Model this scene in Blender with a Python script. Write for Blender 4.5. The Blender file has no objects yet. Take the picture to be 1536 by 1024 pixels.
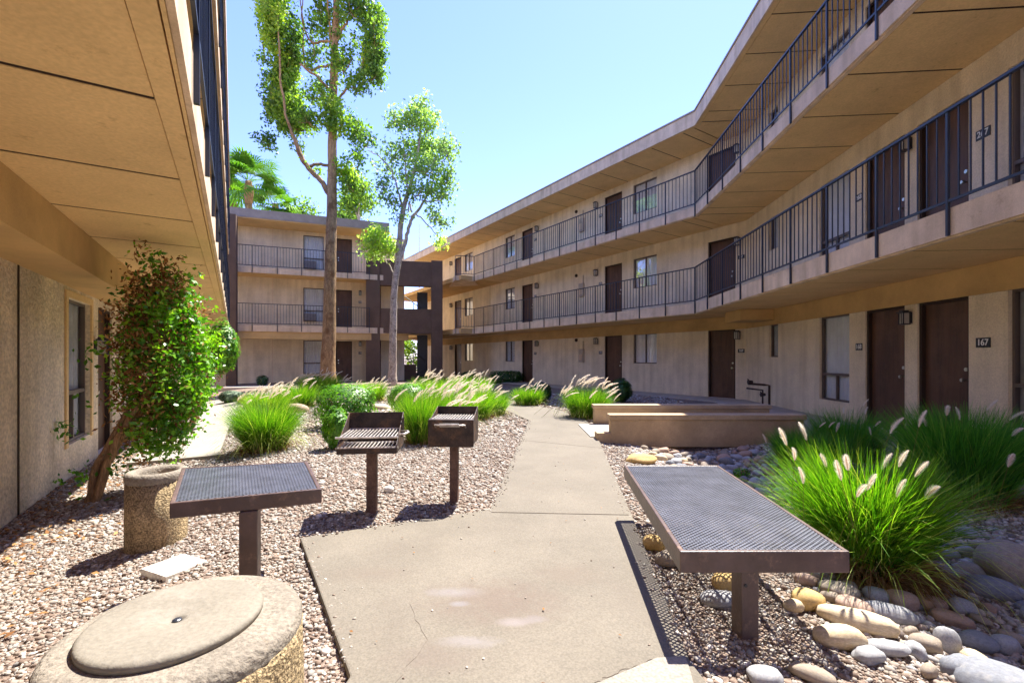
import bpy, math, random
import numpy as np
from mathutils import Vector, noise
random.seed(7); RNG = np.random.default_rng(11)
S = bpy.context.scene
COL = S.collection
# ------------------------------------------------------------------ camera, sky, sun, exposure
F = 683.0; HZ = 536.0; CX = 768.0; CH = 1.30            # focal length, horizon row and eye height used to lay the place out in metres
cd = bpy.data.cameras.new('camera'); cam = bpy.data.objects.new('camera', cd); COL.objects.link(cam)
cam.location = (0, 0, CH); cam.rotation_euler = (math.radians(90), 0, 0)
cd.sensor_width = 36; cd.lens = 36*F/1536; cd.shift_y = (HZ-512)/1536; cd.clip_start = 0.05; cd.clip_end = 3000
S.camera = cam
SUN_EL = math.radians(62); SUN_AZ = math.radians(33.4)   # azimuth from +Y towards +X
w = bpy.data.worlds.new("World"); S.world = w; w.use_nodes = True
nt = w.node_tree; bgn = nt.nodes['Background']
sky = nt.nodes.new('ShaderNodeTexSky'); sky.sky_type = 'NISHITA'; sky.sun_disc = False
sky.sun_elevation = SUN_EL; sky.sun_rotation = SUN_AZ; sky.air_density = 1.0; sky.dust_density = 0.15; sky.ozone_density = 3.0
mx = nt.nodes.new('ShaderNodeMixRGB'); mx.blend_type = 'MULTIPLY'; mx.inputs[0].default_value = 1; mx.inputs[2].default_value = (0.52, 0.49, 0.74, 1)
nt.links.new(sky.outputs[0], mx.inputs[1]); nt.links.new(mx.outputs[0], bgn.inputs[0]); bgn.inputs[1].default_value = 0.085
ld = bpy.data.lights.new('sun', 'SUN'); ld.energy = 2.0; ld.angle = math.radians(0.5); ld.color = (1.0, 0.95, 0.86)
sun = bpy.data.objects.new('sun', ld); COL.objects.link(sun)
sd = Vector((math.sin(SUN_AZ)*math.cos(SUN_EL), math.cos(SUN_AZ)*math.cos(SUN_EL), math.sin(SUN_EL)))
sun.rotation_euler = sd.to_track_quat('Z', 'Y').to_euler(); sun.location = (10, 15, 30)
S.view_settings.view_transform = 'Standard'; S.view_settings.look = 'None'
S.view_settings.exposure = 2.92; S.view_settings.gamma = 1.0
S.cycles.max_bounces = 14; S.cycles.diffuse_bounces = 10; S.cycles.transparent_max_bounces = 16

# ------------------------------------------------------------------ materials
def new_mat(name):
    m = bpy.data.materials.new(name); m.use_nodes = True
    n = m.node_tree.nodes; return m, n, m.node_tree.links, n['Principled BSDF']
def _ramp(n, stops):
    r = n.new('ShaderNodeValToRGB'); e = r.color_ramp.elements
    while len(e) < len(stops): e.new(0.5)
    for k, (p, c) in enumerate(stops): e[k].position = p; e[k].color = (*c, 1)
    return r
def mat(name, c, rough=0.85, var=0.12, streak=0.0, blots=None, scale=2.0, bump=0.3, bscale=60, fine=0.0, metal=0.0, stain=None, stretch=None, bdist=0.01, spec=0.3, detail=6):
    m, n, l, b = new_mat(name)
    tc = n.new('ShaderNodeTexCoord'); src = tc.outputs['Object']
    if stretch:
        mp = n.new('ShaderNodeMapping'); mp.inputs['Scale'].default_value = stretch; l.new(src, mp.inputs[0]); src = mp.outputs[0]
    nz = n.new('ShaderNodeTexNoise'); nz.inputs['Scale'].default_value = scale; nz.inputs['Detail'].default_value = detail
    nz.inputs['Roughness'].default_value = 0.65; l.new(src, nz.inputs['Vector'])
    lo = tuple(max(0, v*(1-var*1.6)) for v in c); hi = tuple(min(1, v*(1+var*1.4)) for v in c)
    r = _ramp(n, [(0.3, lo), (0.7, hi)]); l.new(nz.outputs['Fac'], r.inputs[0]); out = r.outputs[0]
    if fine > 0:
        n2 = n.new('ShaderNodeTexNoise'); n2.inputs['Scale'].default_value = bscale*1.3; n2.inputs['Detail'].default_value = 3
        l.new(src, n2.inputs['Vector'])
        r2 = _ramp(n, [(0.35, (1-fine,)*3), (0.65, (1+fine*0.4,)*3)]); l.new(n2.outputs['Fac'], r2.inputs[0])
        mx = n.new('ShaderNodeMixRGB'); mx.blend_type = 'MULTIPLY'; mx.inputs[0].default_value = 1
        l.new(out, mx.inputs[1]); l.new(r2.outputs[0], mx.inputs[2]); out = mx.outputs[0]
    if stain:
        sc, colr, lo_, hi_ = stain
        n3 = n.new('ShaderNodeTexNoise'); n3.inputs['Scale'].default_value = sc; n3.inputs['Detail'].default_value = 8; n3.inputs['Roughness'].default_value = 0.7
        mp3 = n.new('ShaderNodeMapping'); mp3.inputs['Location'].default_value = (7.3, 2.1, 4.4); l.new(tc.outputs['Object'], mp3.inputs[0]); l.new(mp3.outputs[0], n3.inputs['Vector'])
        r3 = _ramp(n, [(lo_, (0, 0, 0)), (hi_, (1, 1, 1))]); l.new(n3.outputs['Fac'], r3.inputs[0])
        mx = n.new('ShaderNodeMixRGB'); l.new(r3.outputs[0], mx.inputs[0]); l.new(out, mx.inputs[1]); mx.inputs[2].default_value = (*colr, 1); out = mx.outputs[0]
    if streak:
        ms_ = n.new('ShaderNodeMapping'); ms_.inputs['Scale'].default_value = (3.0, 3.0, 0.22); l.new(tc.outputs['Object'], ms_.inputs[0])
        n4 = n.new('ShaderNodeTexNoise'); n4.inputs['Scale'].default_value = 1.6; n4.inputs['Detail'].default_value = 7; l.new(ms_.outputs[0], n4.inputs['Vector'])
        r4 = _ramp(n, [(0.42, (1, 1, 1)), (0.75, (1-streak, 1-streak*1.1, 1-streak*1.3))]); l.new(n4.outputs['Fac'], r4.inputs[0])
        mx = n.new('ShaderNodeMixRGB'); mx.blend_type = 'MULTIPLY'; mx.inputs[0].default_value = 1; l.new(out, mx.inputs[1]); l.new(r4.outputs[0], mx.inputs[2]); out = mx.outputs[0]
    for (bx, by, rx, ry, colr, amt) in (blots or []):     # soft-edged worn or spilt patches at fixed places
        mp5 = n.new('ShaderNodeMapping'); mp5.inputs['Scale'].default_value = (1/rx, 1/ry, 0.0); mp5.inputs['Location'].default_value = (-bx/rx, -by/ry, 0); l.new(tc.outputs['Object'], mp5.inputs[0])
        g5 = n.new('ShaderNodeTexGradient'); g5.gradient_type = 'SPHERICAL'; l.new(mp5.outputs[0], g5.inputs[0])
        n5 = n.new('ShaderNodeTexNoise'); n5.inputs['Scale'].default_value = 14; n5.inputs['Detail'].default_value = 8; n5.inputs['Roughness'].default_value = 0.7; l.new(tc.outputs['Object'], n5.inputs['Vector'])
        m5 = n.new('ShaderNodeMath'); m5.operation = 'MULTIPLY'; l.new(g5.outputs['Fac'], m5.inputs[0]); l.new(n5.outputs['Fac'], m5.inputs[1])
        r5 = _ramp(n, [(0.16, (0, 0, 0)), (0.42, (amt,)*3)]); l.new(m5.outputs[0], r5.inputs[0])
        mx = n.new('ShaderNodeMixRGB'); l.new(r5.outputs[0], mx.inputs[0]); l.new(out, mx.inputs[1]); mx.inputs[2].default_value = (*colr, 1); out = mx.outputs[0]
    l.new(out, b.inputs['Base Color'])
    b.inputs['Roughness'].default_value = rough; b.inputs['Metallic'].default_value = metal; b.inputs['Specular IOR Level'].default_value = spec
    if bump > 0:
        nb = n.new('ShaderNodeTexNoise'); nb.inputs['Scale'].default_value = bscale; nb.inputs['Detail'].default_value = 5
        l.new(src, nb.inputs['Vector'])
        bm = n.new('ShaderNodeBump'); bm.inputs['Strength'].default_value = bump; bm.inputs['Distance'].default_value = bdist
        l.new(nb.outputs['Fac'], bm.inputs['Height']); l.new(bm.outputs[0], b.inputs['Normal'])
    return m
def attr_mat(name, stops, rough=0.8, trans=0.0, tcol=None, spec=0.3, noise_amt=0.0, bump=0):
    m, n, l, b = new_mat(name)
    a = n.new('ShaderNodeAttribute'); a.attribute_name = 'rnd'
    src = a.outputs['Fac']
    r = _ramp(n, stops); l.new(src, r.inputs[0]); out = r.outputs[0]
    if noise_amt:
        tc = n.new('ShaderNodeTexCoord'); nz = n.new('ShaderNodeTexNoise'); nz.inputs['Scale'].default_value = 70; nz.inputs['Detail'].default_value = 4
        l.new(tc.outputs['Object'], nz.inputs['Vector'])
        r2 = _ramp(n, [(0.3, (1-noise_amt,)*3), (0.7, (1+noise_amt*0.5,)*3)]); l.new(nz.outputs['Fac'], r2.inputs[0])
        mx = n.new('ShaderNodeMixRGB'); mx.blend_type = 'MULTIPLY'; mx.inputs[0].default_value = 1
        l.new(out, mx.inputs[1]); l.new(r2.outputs[0], mx.inputs[2]); out = mx.outputs[0]
    l.new(out, b.inputs['Base Color']); b.inputs['Roughness'].default_value = rough; b.inputs['Specular IOR Level'].default_value = spec
    if trans > 0:
        t = n.new('ShaderNodeBsdfTranslucent'); ms = n.new('ShaderNodeMixShader'); ms.inputs[0].default_value = trans
        mx = n.new('ShaderNodeMixRGB'); mx.blend_type = 'MULTIPLY'; mx.inputs[0].default_value = 1
        l.new(out, mx.inputs[1]); mx.inputs[2].default_value = (*(tcol or (1, 1, 1)), 1)
        l.new(mx.outputs[0], t.inputs[0]); l.new(b.outputs[0], ms.inputs[1]); l.new(t.outputs[0], ms.inputs[2])
        l.new(ms.outputs[0], n['Material Output'].inputs['Surface'])
    return m
M = {}
M['stucco'] = mat('stucco', (0.84, 0.715, 0.52), streak=0.20, var=0.10, scale=1.1, bump=0.9, bscale=38, fine=0.12, bdist=0.02, stain=(2.6, (0.70, 0.57, 0.41), 0.60, 0.85))
M['stucco_rough'] = mat('stucco_rough', (0.84, 0.70, 0.50), streak=0.2, var=0.14, scale=1.6, bump=1.0, bscale=22, fine=0.22, bdist=0.03, stain=(3.0, (0.55, 0.43, 0.31), 0.55, 0.8))
M['soffit'] = mat('soffit', (0.76, 0.53, 0.25), var=0.07, scale=1.3, bump=0.6, bscale=32, fine=0.08, bdist=0.01, stain=(7.0, (0.42, 0.26, 0.11), 0.60, 0.78))
M['groove'] = mat('groove', (0.035, 0.018, 0.010), bump=0)
M['fascia'] = mat('fascia', (0.74, 0.57, 0.40), streak=0.25, var=0.12, scale=2.0, bump=0.3, bscale=60, fine=0.08, stain=(5, (0.33, 0.22, 0.14), 0.6, 0.8))
M['beam'] = mat('beam', (0.58, 0.38, 0.16), var=0.12, scale=1.5, bump=0.3, bscale=50, fine=0.05)
M['roof_edge'] = mat('roof_edge', (0.33, 0.27, 0.22), var=0.12, scale=2.5, bump=0.2, bscale=60)
M['roof'] = mat('roof_gravel', (0.4, 0.36, 0.32), bump=0.3)
M['door'] = mat('door_brown', (0.095, 0.043, 0.022), rough=0.5, var=0.3, scale=7, stretch=(1, 1, 0.10), bump=0.35, bscale=30, stain=(2.5, (0.15, 0.075, 0.04), 0.5, 0.8), spec=0.5)
M['door_frame'] = mat('door_frame', (0.045, 0.026, 0.018), rough=0.6, bump=0)
M['brown'] = mat('brown_panel', (0.135, 0.085, 0.058), rough=0.8, var=0.12, scale=1.6, bump=0.3, bscale=55, fine=0.08)
M['black'] = mat('black_paint', (0.016, 0.019, 0.028), rough=0.38, var=0.1, scale=8, bump=0.1, bscale=80, spec=0.5)
M['rail'] = mat('railing_paint', (0.020, 0.026, 0.042), rough=0.42, var=0.15, scale=5, bump=0.1, bscale=80, spec=0.5)
M['post_foot'] = M['fascia']
M['alu'] = mat('window_frame', (0.12, 0.09, 0.075), rough=0.45, bump=0, spec=0.5)
M['sill_white'] = mat('white_metal', (0.6, 0.58, 0.55), rough=0.5, bump=0)
M['metal'] = mat('brushed_metal', (0.55, 0.53, 0.5), rough=0.3, bump=0, metal=1.0)
M['white'] = mat('white_paint', (0.8, 0.8, 0.78), rough=0.5, bump=0)
M['meter'] = mat('meter_box', (0.47, 0.40, 0.31), rough=0.7, bump=0.1)
M['concrete'] = mat('concrete', (0.235, 0.20, 0.155), var=0.07, scale=2.2, bump=0.35, bscale=90, fine=0.16, bdist=0.004, stain=(1.5, (0.185, 0.15, 0.115), 0.55, 0.85))
M['concrete2'] = mat('concrete_light', (0.28, 0.25, 0.21), var=0.1, scale=3, bump=0.5, bscale=60, fine=0.25, bdist=0.006)
M['spot'] = mat('paint_spill', (0.285, 0.25, 0.215), rough=0.7, var=0.1, scale=30, bump=0)
M['bounce_slab'] = mat('bounce_concrete', (0.55, 0.49, 0.40), var=0.06, bump=0.2)  # pale colour of the added slab that bounces sun onto the walls
M['side_concrete'] = mat('side_concrete', (0.33, 0.30, 0.25), var=0.08, scale=2, bump=0.3, bscale=70, fine=0.12)
M['sidewalk'] = mat('sidewalk', (0.43, 0.38, 0.32), var=0.1, scale=1.2, bump=0.3, bscale=70, fine=0.15, stain=(1.1, (0.22, 0.19, 0.17), 0.55, 0.75))
M['parapet'] = mat('parapet', (0.50, 0.36, 0.22), var=0.12, scale=2.2, bump=0.4, bscale=50, fine=0.1, stain=(2.2, (0.36, 0.25, 0.15), 0.5, 0.75))
M['aggregate'] = mat('exposed_aggregate', (0.42, 0.31, 0.17), var=0.25, scale=9, bump=1.0, bscale=75, fine=0.65, bdist=0.02)
M['aggtop'] = mat('aggregate_rim', (0.25, 0.215, 0.17), var=0.15, scale=6, bump=0.8, bscale=60, fine=0.25, bdist=0.012, stain=(14, (0.25, 0.19, 0.12), 0.6, 0.7))
M['lid'] = mat('lid_concrete', (0.215, 0.19, 0.15), var=0.08, scale=5, bump=0.5, bscale=60, fine=0.12, bdist=0.006, stain=(6, (0.27, 0.24, 0.20), 0.52, 0.75))
M['mesh'] = mat('coated_steel_mesh', (0.115, 0.122, 0.155), rough=0.33, var=0.2, scale=8, bump=0.2, bscale=60, spec=0.7)
M['bench_frame'] = mat('bench_frame', (0.105, 0.068, 0.060), rough=0.42, var=0.2, scale=6, bump=0.25, bscale=50, spec=0.5, stain=(11, (0.24, 0.15, 0.11), 0.56, 0.70), streak=0.3)
M['rust'] = mat('rusty_steel', (0.045, 0.026, 0.020), rough=0.6, var=0.5, scale=9, bump=0.5, bscale=70, fine=0.3, stain=(6, (0.17, 0.085, 0.04), 0.5, 0.66), spec=0.5)
M['rust_post'] = mat('rusty_post', (0.16, 0.095, 0.07), rough=0.75, var=0.25, scale=14, bump=0.4, bscale=60, fine=0.25, stain=(9, (0.08, 0.04, 0.03), 0.5, 0.7))
M['steel'] = mat('worn_steel', (0.62, 0.57, 0.52), rough=0.45, var=0.3, scale=20, bump=0.2, metal=0.8)
M['soil'] = mat('gravel_bed', (0.27, 0.195, 0.15), var=0.28, scale=3.5, bump=1.0, bscale=34, fine=0.6, bdist=0.03, detail=10)
M['bark'] = mat('bark', (0.40, 0.26, 0.13), rough=0.9, var=0.3, scale=5, stretch=(3, 3, 0.7), bump=1.0, bscale=14, fine=0.35, bdist=0.05, stain=(2.2, (0.20, 0.11, 0.05), 0.5, 0.62))
M['bark2'] = mat('bark_pale', (0.50, 0.42, 0.33), rough=0.9, var=0.25, scale=7, bump=0.8, bscale=22, fine=0.35, bdist=0.03, stain=(5, (0.14, 0.10, 0.08), 0.56, 0.66))
M['bark3'] = mat('bark_vine', (0.36, 0.22, 0.11), rough=0.9, var=0.3, scale=12, stretch=(2, 2, 0.4), bump=0.8, bscale=30, fine=0.3)
M['cloth'] = mat('curtain', (0.82, 0.83, 0.85), rough=0.9, var=0.06, scale=3, bump=0)
M['cloth_dark'] = mat('curtain_grey', (0.55, 0.55, 0.56), rough=0.9, var=0.12, scale=4, bump=0)
M['ac'] = mat('ac_unit', (0.22, 0.2, 0.2), rough=0.6, var=0.2, scale=20, bump=0)
# glass: reflects like glass, lets the curtain show
gm, gn, gl, gb = new_mat('window_glass'); M['glass'] = gm
tr = gn.new('ShaderNodeBsdfTransparent'); tr.inputs[0].default_value = (0.86, 0.88, 0.9, 1)
gg = gn.new('ShaderNodeBsdfGlossy'); gg.inputs['Roughness'].default_value = 0.02
fr = gn.new('ShaderNodeFresnel'); fr.inputs[0].default_value = 1.5
mm = gn.new('ShaderNodeMath'); mm.operation = 'MULTIPLY'; mm.inputs[1].default_value = 0.35; gl.new(fr.outputs[0], mm.inputs[0]); ms = gn.new('ShaderNodeMixShader'); gl.new(mm.outputs[0], ms.inputs[0]); gl.new(tr.outputs[0], ms.inputs[1]); gl.new(gg.outputs[0], ms.inputs[2])
gl.new(ms.outputs[0], gn['Material Output'].inputs['Surface'])
M['gravel'] = attr_mat('gravel_stones', [(0.0, (0.12, 0.08, 0.06)), (0.22, (0.26, 0.19, 0.145)), (0.45, (0.30, 0.25, 0.205)), (0.7, (0.38, 0.335, 0.285)), (0.86, (0.26, 0.245, 0.225)), (1.0, (0.74, 0.67, 0.58))], rough=0.9, noise_amt=0.2)
M['cobbles'] = attr_mat('small_cobbles', [(0.0, (0.15, 0.12, 0.11)), (0.3, (0.34, 0.26, 0.21)), (0.55, (0.36, 0.35, 0.35)), (0.8, (0.46, 0.38, 0.30)), (1.0, (0.56, 0.52, 0.48))], rough=0.8, noise_amt=0.3)
G1 = [(0.0, (0.018, 0.05, 0.008)), (0.35, (0.05, 0.13, 0.012)), (0.7, (0.11, 0.24, 0.018)), (1.0, (0.22, 0.34, 0.03))]
M['leaf_tree'] = attr_mat('tree_leaves', [(0.0, (0.06, 0.115, 0.045)), (0.3, (0.12, 0.20, 0.05)), (0.65, (0.24, 0.35, 0.06)), (1.0, (0.48, 0.54, 0.08))], rough=0.45, trans=0.55, tcol=(1.5, 1.8, 0.6))
M['leaf_pale'] = attr_mat('pale_tree_leaves', [(0.0, (0.16, 0.24, 0.10)), (0.4, (0.27, 0.38, 0.12)), (0.75, (0.38, 0.50, 0.13)), (1.0, (0.58, 0.66, 0.12))], rough=0.4, trans=0.62, tcol=(1.3, 1.5, 0.8), spec=0.5)
M['leaf_shrub'] = attr_mat('shrub_leaves', [(0.0, (0.03, 0.09, 0.01)), (0.4, (0.07, 0.20, 0.015)), (0.8, (0.16, 0.36, 0.02)), (1.0, (0.30, 0.50, 0.035))], rough=0.4, trans=0.35, tcol=(1.5, 1.8, 0.4), spec=0.5)
M['leaf_dark'] = attr_mat('dark_shrub_leaves', [(0.0, (0.012, 0.045, 0.012)), (0.5, (0.03, 0.10, 0.018)), (1.0, (0.07, 0.18, 0.02))], rough=0.45, trans=0.25, spec=0.5)
M['leaf_brown'] = attr_mat('dry_leaves', [(0.0, (0.17, 0.07, 0.025)), (0.5, (0.38, 0.18, 0.06)), (1.0, (0.60, 0.36, 0.15))], rough=0.8, trans=0.4)
M['leaf_grey'] = attr_mat('grey_green_leaves', [(0.0, (0.06, 0.11, 0.06)), (0.5, (0.15, 0.22, 0.13)), (1.0, (0.32, 0.40, 0.26))], rough=0.6, trans=0.3)
M['palm'] = attr_mat('palm_leaves', [(0.0, (0.04, 0.10, 0.015)), (0.5, (0.09, 0.22, 0.02)), (1.0, (0.22, 0.38, 0.03))], rough=0.45, trans=0.3, tcol=(1.4, 1.7, 0.5))
M['grass'] = attr_mat('grass_blades', [(0.0, (0.02, 0.07, 0.006)), (0.35, (0.07, 0.20, 0.012)), (0.7, (0.19, 0.38, 0.02)), (0.9, (0.38, 0.50, 0.07)), (1.0, (0.60, 0.55, 0.25))], rough=0.55, trans=0.4, tcol=(1.4, 1.7, 0.35))
M['grass_deep'] = attr_mat('deep_grass_blades', [(0.0, (0.02, 0.09, 0.018)), (0.5, (0.06, 0.22, 0.03)), (0.9, (0.14, 0.38, 0.05)), (1.0, (0.40, 0.46, 0.16))], rough=0.5, trans=0.4, tcol=(1.4, 1.7, 0.35))
M['thatch'] = attr_mat('dry_thatch', [(0.0, (0.12, 0.055, 0.02)), (0.6, (0.32, 0.18, 0.07)), (1.0, (0.52, 0.36, 0.16))], rough=0.9, trans=0.2)
M['plume'] = attr_mat('grass_plumes', [(0.0, (0.22, 0.24, 0.07)), (0.08, (0.30, 0.28, 0.12)), (0.12, (0.78, 0.70, 0.60)), (0.6, (0.90, 0.86, 0.79)), (1.0, (0.95, 0.94, 0.90))], rough=0.9, trans=0.5, tcol=(1.1, 1.05, 1))
def rockmat(name, c, c2, sc=5):
    return mat(name, c, rough=0.75, var=0.16, scale=7, bump=0.4, bscale=45, fine=0.16, bdist=0.006, stain=(sc, c2, 0.5, 0.72))
RM = {'cream': rockmat('cream_rock', (0.62, 0.50, 0.33), (0.50, 0.36, 0.20)), 'grey': rockmat('grey_rock', (0.34, 0.34, 0.35), (0.42, 0.39, 0.35)),
      'dark': rockmat('dark_rock', (0.20, 0.21, 0.235), (0.28, 0.27, 0.26)), 'brown': rockmat('brown_rock', (0.40, 0.27, 0.20), (0.32, 0.27, 0.24)),
      'tan': rockmat('tan_rock', (0.33, 0.265, 0.20), (0.25, 0.23, 0.215)), 'yellow': rockmat('yellow_rock', (0.55, 0.37, 0.14), (0.42, 0.30, 0.17)),
      'white': rockmat('white_rock', (0.74, 0.70, 0.62), (0.6, 0.52, 0.42))}

# ------------------------------------------------------------------ helpers
ORG = {}
def tag(o, label=None, cat=None, group=None, kind=None):
    if label: o['label'] = label
    if cat: o['category'] = cat
    if group: o['group'] = group
    if kind: o['kind'] = kind
    return o
def thing(name, loc, label, cat, group=None):
    o = bpy.data.objects.new(name, None); COL.objects.link(o); o.location = loc; o.empty_display_size = 0.2
    ORG[o.name] = Vector(loc); return tag(o, label, cat, group)
def link(name, me, parent=None, loc=(0, 0, 0)):
    o = bpy.data.objects.new(name, me); COL.objects.link(o)
    if parent: o.parent = parent
    o.location = loc
    ORG[o.name] = ORG[parent.name] if parent else Vector(loc)
    return o
class MB:
    def __init__(s): s.v = []; s.f = []; s.r = []
    def add(s, vs, fs, r=None):
        b = len(s.v); s.v += [tuple(v) for v in vs]; s.f += [tuple(i+b for i in f) for f in fs]
        if r is not None: s.r += [r]*len(vs)
        return s
    def hexa(s, p):   # 8 points: bottom 4, top 4
        return s.add(p, [(0, 3, 2, 1), (4, 5, 6, 7), (0, 1, 5, 4), (1, 2, 6, 5), (2, 3, 7, 6), (3, 0, 4, 7)])
    def box(s, x0, x1, y0, y1, z0, z1):
        return s.hexa([(x0, y0, z0), (x1, y0, z0), (x1, y1, z0), (x0, y1, z0), (x0, y0, z1), (x1, y0, z1), (x1, y1, z1), (x0, y1, z1)])
    def prism(s, poly, z0, z1):
        n = len(poly)
        return s.add([(x, y, z0) for x, y in poly]+[(x, y, z1) for x, y in poly],
                     [tuple(range(n-1, -1, -1)), tuple(range(n, 2*n))]+[(i, (i+1) % n, n+(i+1) % n, n+i) for i in range(n)])
    def tube(s, pts, rad, n=8, cap=True):
        pts = [Vector(p) for p in pts]
        if not hasattr(rad, '__len__'): rad = [rad]*len(pts)
        rings = []; ref = None
        for i, p in enumerate(pts):
            t = (pts[min(i+1, len(pts)-1)]-pts[max(i-1, 0)]).normalized()
            if ref is None: ref = Vector((1, 0, 0)) if abs(t.x) < 0.8 else Vector((0, 1, 0))
            a = (ref-t*ref.dot(t)).normalized(); ref = a; b = t.cross(a)
            rings.append([p+(a*math.cos(2*math.pi*k/n)+b*math.sin(2*math.pi*k/n))*rad[i] for k in range(n)])
        vs = [v for r in rings for v in r]
        fs = [(i*n+k, i*n+(k+1) % n, (i+1)*n+(k+1) % n, (i+1)*n+k) for i in range(len(pts)-1) for k in range(n)]
        if cap: fs += [tuple(range(n-1, -1, -1)), tuple(range((len(pts)-1)*n, len(pts)*n))]
        return s.add(vs, fs)
    def lathe(s, prof, c, n=48, jit=0):
        vs = []; 
        for (r, z) in prof:
            for k in range(n):
                a = 2*math.pi*k/n; rr = r+(random.uniform(-jit, jit) if r > 0.02 else 0)
                vs.append((c[0]+rr*math.cos(a), c[1]+rr*math.sin(a), c[2]+z))
        m = len(prof)
        fs = [(i*n+k, i*n+(k+1) % n, (i+1)*n+(k+1) % n, (i+1)*n+k) for i in range(m-1) for k in range(n)]
        fs += [tuple(range((m-1)*n, m*n))]
        return s.add(vs, fs)
    def build(s, name, m, parent=None, smooth=False, bevel=0):
        off = ORG[parent.name] if parent else Vector((0, 0, 0))
        if not parent and s.v:
            a = np.array(s.v); off = Vector((float((a[:, 0].min()+a[:, 0].max())/2), float((a[:, 1].min()+a[:, 1].max())/2), float(a[:, 2].min())))
        me = bpy.data.meshes.new(name); me.from_pydata([(x-off.x, y-off.y, z-off.z) for x, y, z in s.v], [], s.f)
        me.materials.append(m)
        if s.r: me.attributes.new('rnd', 'FLOAT', 'POINT').data.foreach_set('value', s.r)
        if smooth: me.polygons.foreach_set('use_smooth', [True]*len(me.polygons))
        me.update()
        o = link(name, me, parent, (0, 0, 0) if parent else tuple(off))
        if bevel:
            bv = o.modifiers.new('bevel', 'BEVEL'); bv.width = bevel; bv.segments = 2; bv.limit_method = 'ANGLE'
        return o
def np_mesh(name, V, Fc, m, rnd=None, parent=None, smooth=False, loc=(0, 0, 0)):
    """V (n,3) array, Fc (m,k) faces of equal size k"""
    off = np.array(ORG[parent.name]) if parent else np.array(loc)
    V = (V-off).astype(np.float32); me = bpy.data.meshes.new(name); k = Fc.shape[1]
    me.vertices.add(len(V)); me.vertices.foreach_set('co', V.ravel())
    me.loops.add(Fc.size); me.loops.foreach_set('vertex_index', Fc.astype(np.int32).ravel())
    me.polygons.add(len(Fc)); me.polygons.foreach_set('loop_start', (np.arange(len(Fc))*k).astype(np.int32))
    me.polygons.foreach_set('loop_total', np.full(len(Fc), k, np.int32))
    if smooth: me.polygons.foreach_set('use_smooth', np.ones(len(Fc), bool))
    me.update(calc_edges=True); me.materials.append(m)
    if rnd is not None: me.attributes.new('rnd', 'FLOAT', 'POINT').data.foreach_set('value', rnd.astype(np.float32))
    return link(name, me, parent, (0, 0, 0) if parent else loc)
def sm(a, b, x):
    t = np.clip((x-a)/(b-a), 0, 1); return t*t*(3-2*t)
class Seg:      # a straight facade: origin, direction along it, normal towards the courtyard
    def __init__(s, P, d, n):
        P, d, n = (*P, 0), (*d, 0), (*n, 0)
        s.P = Vector(P); s.d = Vector(d).normalized(); s.n = Vector(n).normalized()
    def p(s, a, o=0, z=0): q = s.P+s.d*a+s.n*o; return (q.x, q.y, z)
    def box(s, mb, a0, a1, o0, o1, z0, z1):
        return mb.hexa([s.p(a0, o0, z0), s.p(a1, o0, z0), s.p(a1, o1, z0), s.p(a0, o1, z0), s.p(a0, o0, z1), s.p(a1, o0, z1), s.p(a1, o1, z1), s.p(a0, o1, z1)])
    def at(s, px, o=0):    # distance along the facade seen in column px
        k = (px-CX)/F; P = s.P+s.n*o
        return (P.x-k*P.y)/(k*s.d.y-s.d.x)
def gpt(px, py, z=0.0):    # ground point seen at px,py
    Y = (CH-z)*F/(py-HZ); return ((px-CX)/F*Y, Y)
WB = (6.93, 13.48)
NEAR = Seg(WB, (-0.0822, -0.9966), (-0.9966, 0.0822))
FAR = Seg(WB, (-0.5473, 0.8369), (-0.8369, -0.5473))
BACK = Seg((-13.58, 22.99), (0.932, 0.3624), (0.3624, -0.932))
LEFT = Seg((-0.21-0.8537*1.56, -0.5208*1.56), (-0.5208, 0.8537), (0.8537, 0.5208))
RO = 1.63       # walkway depth
Z2, Z3, SO2, SO3, SOR, RT = 2.83, 5.60, 2.55, 5.35, 7.97, 8.34
def miter(o):   # right building's bend at offset o
    a = Vector(NEAR.p(0, o)[:2]); b = Vector(FAR.p(0, o)[:2]); d1 = NEAR.d.xy if hasattr(NEAR.d, 'xy') else NEAR.d
    d1 = Vector((NEAR.d.x, NEAR.d.y)); d2 = Vector((FAR.d.x, FAR.d.y)); r = b-a
    t = (r.x*d2.y-r.y*d2.x)/(d1.x*d2.y-d1.y*d2.x); q = a+d1*t; return (q.x, q.y)
def band(mb, o0, o1, z0, z1, sn, sf):    # a band that follows the right building round its bend
    A = NEAR.p(sn, o0)[:2]; B = miter(o0); C = FAR.p(sf, o0)[:2]; D = FAR.p(sf, o1)[:2]; E = miter(o1); G = NEAR.p(sn, o1)[:2]
    mb.hexa([(*A, z0), (*B, z0), (*E, z0), (*G, z0), (*A, z1), (*B, z1), (*E, z1), (*G, z1)])
    mb.hexa([(*B, z0), (*C, z0), (*D, z0), (*E, z0), (*B, z1), (*C, z1), (*D, z1), (*E, z1)])

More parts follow.
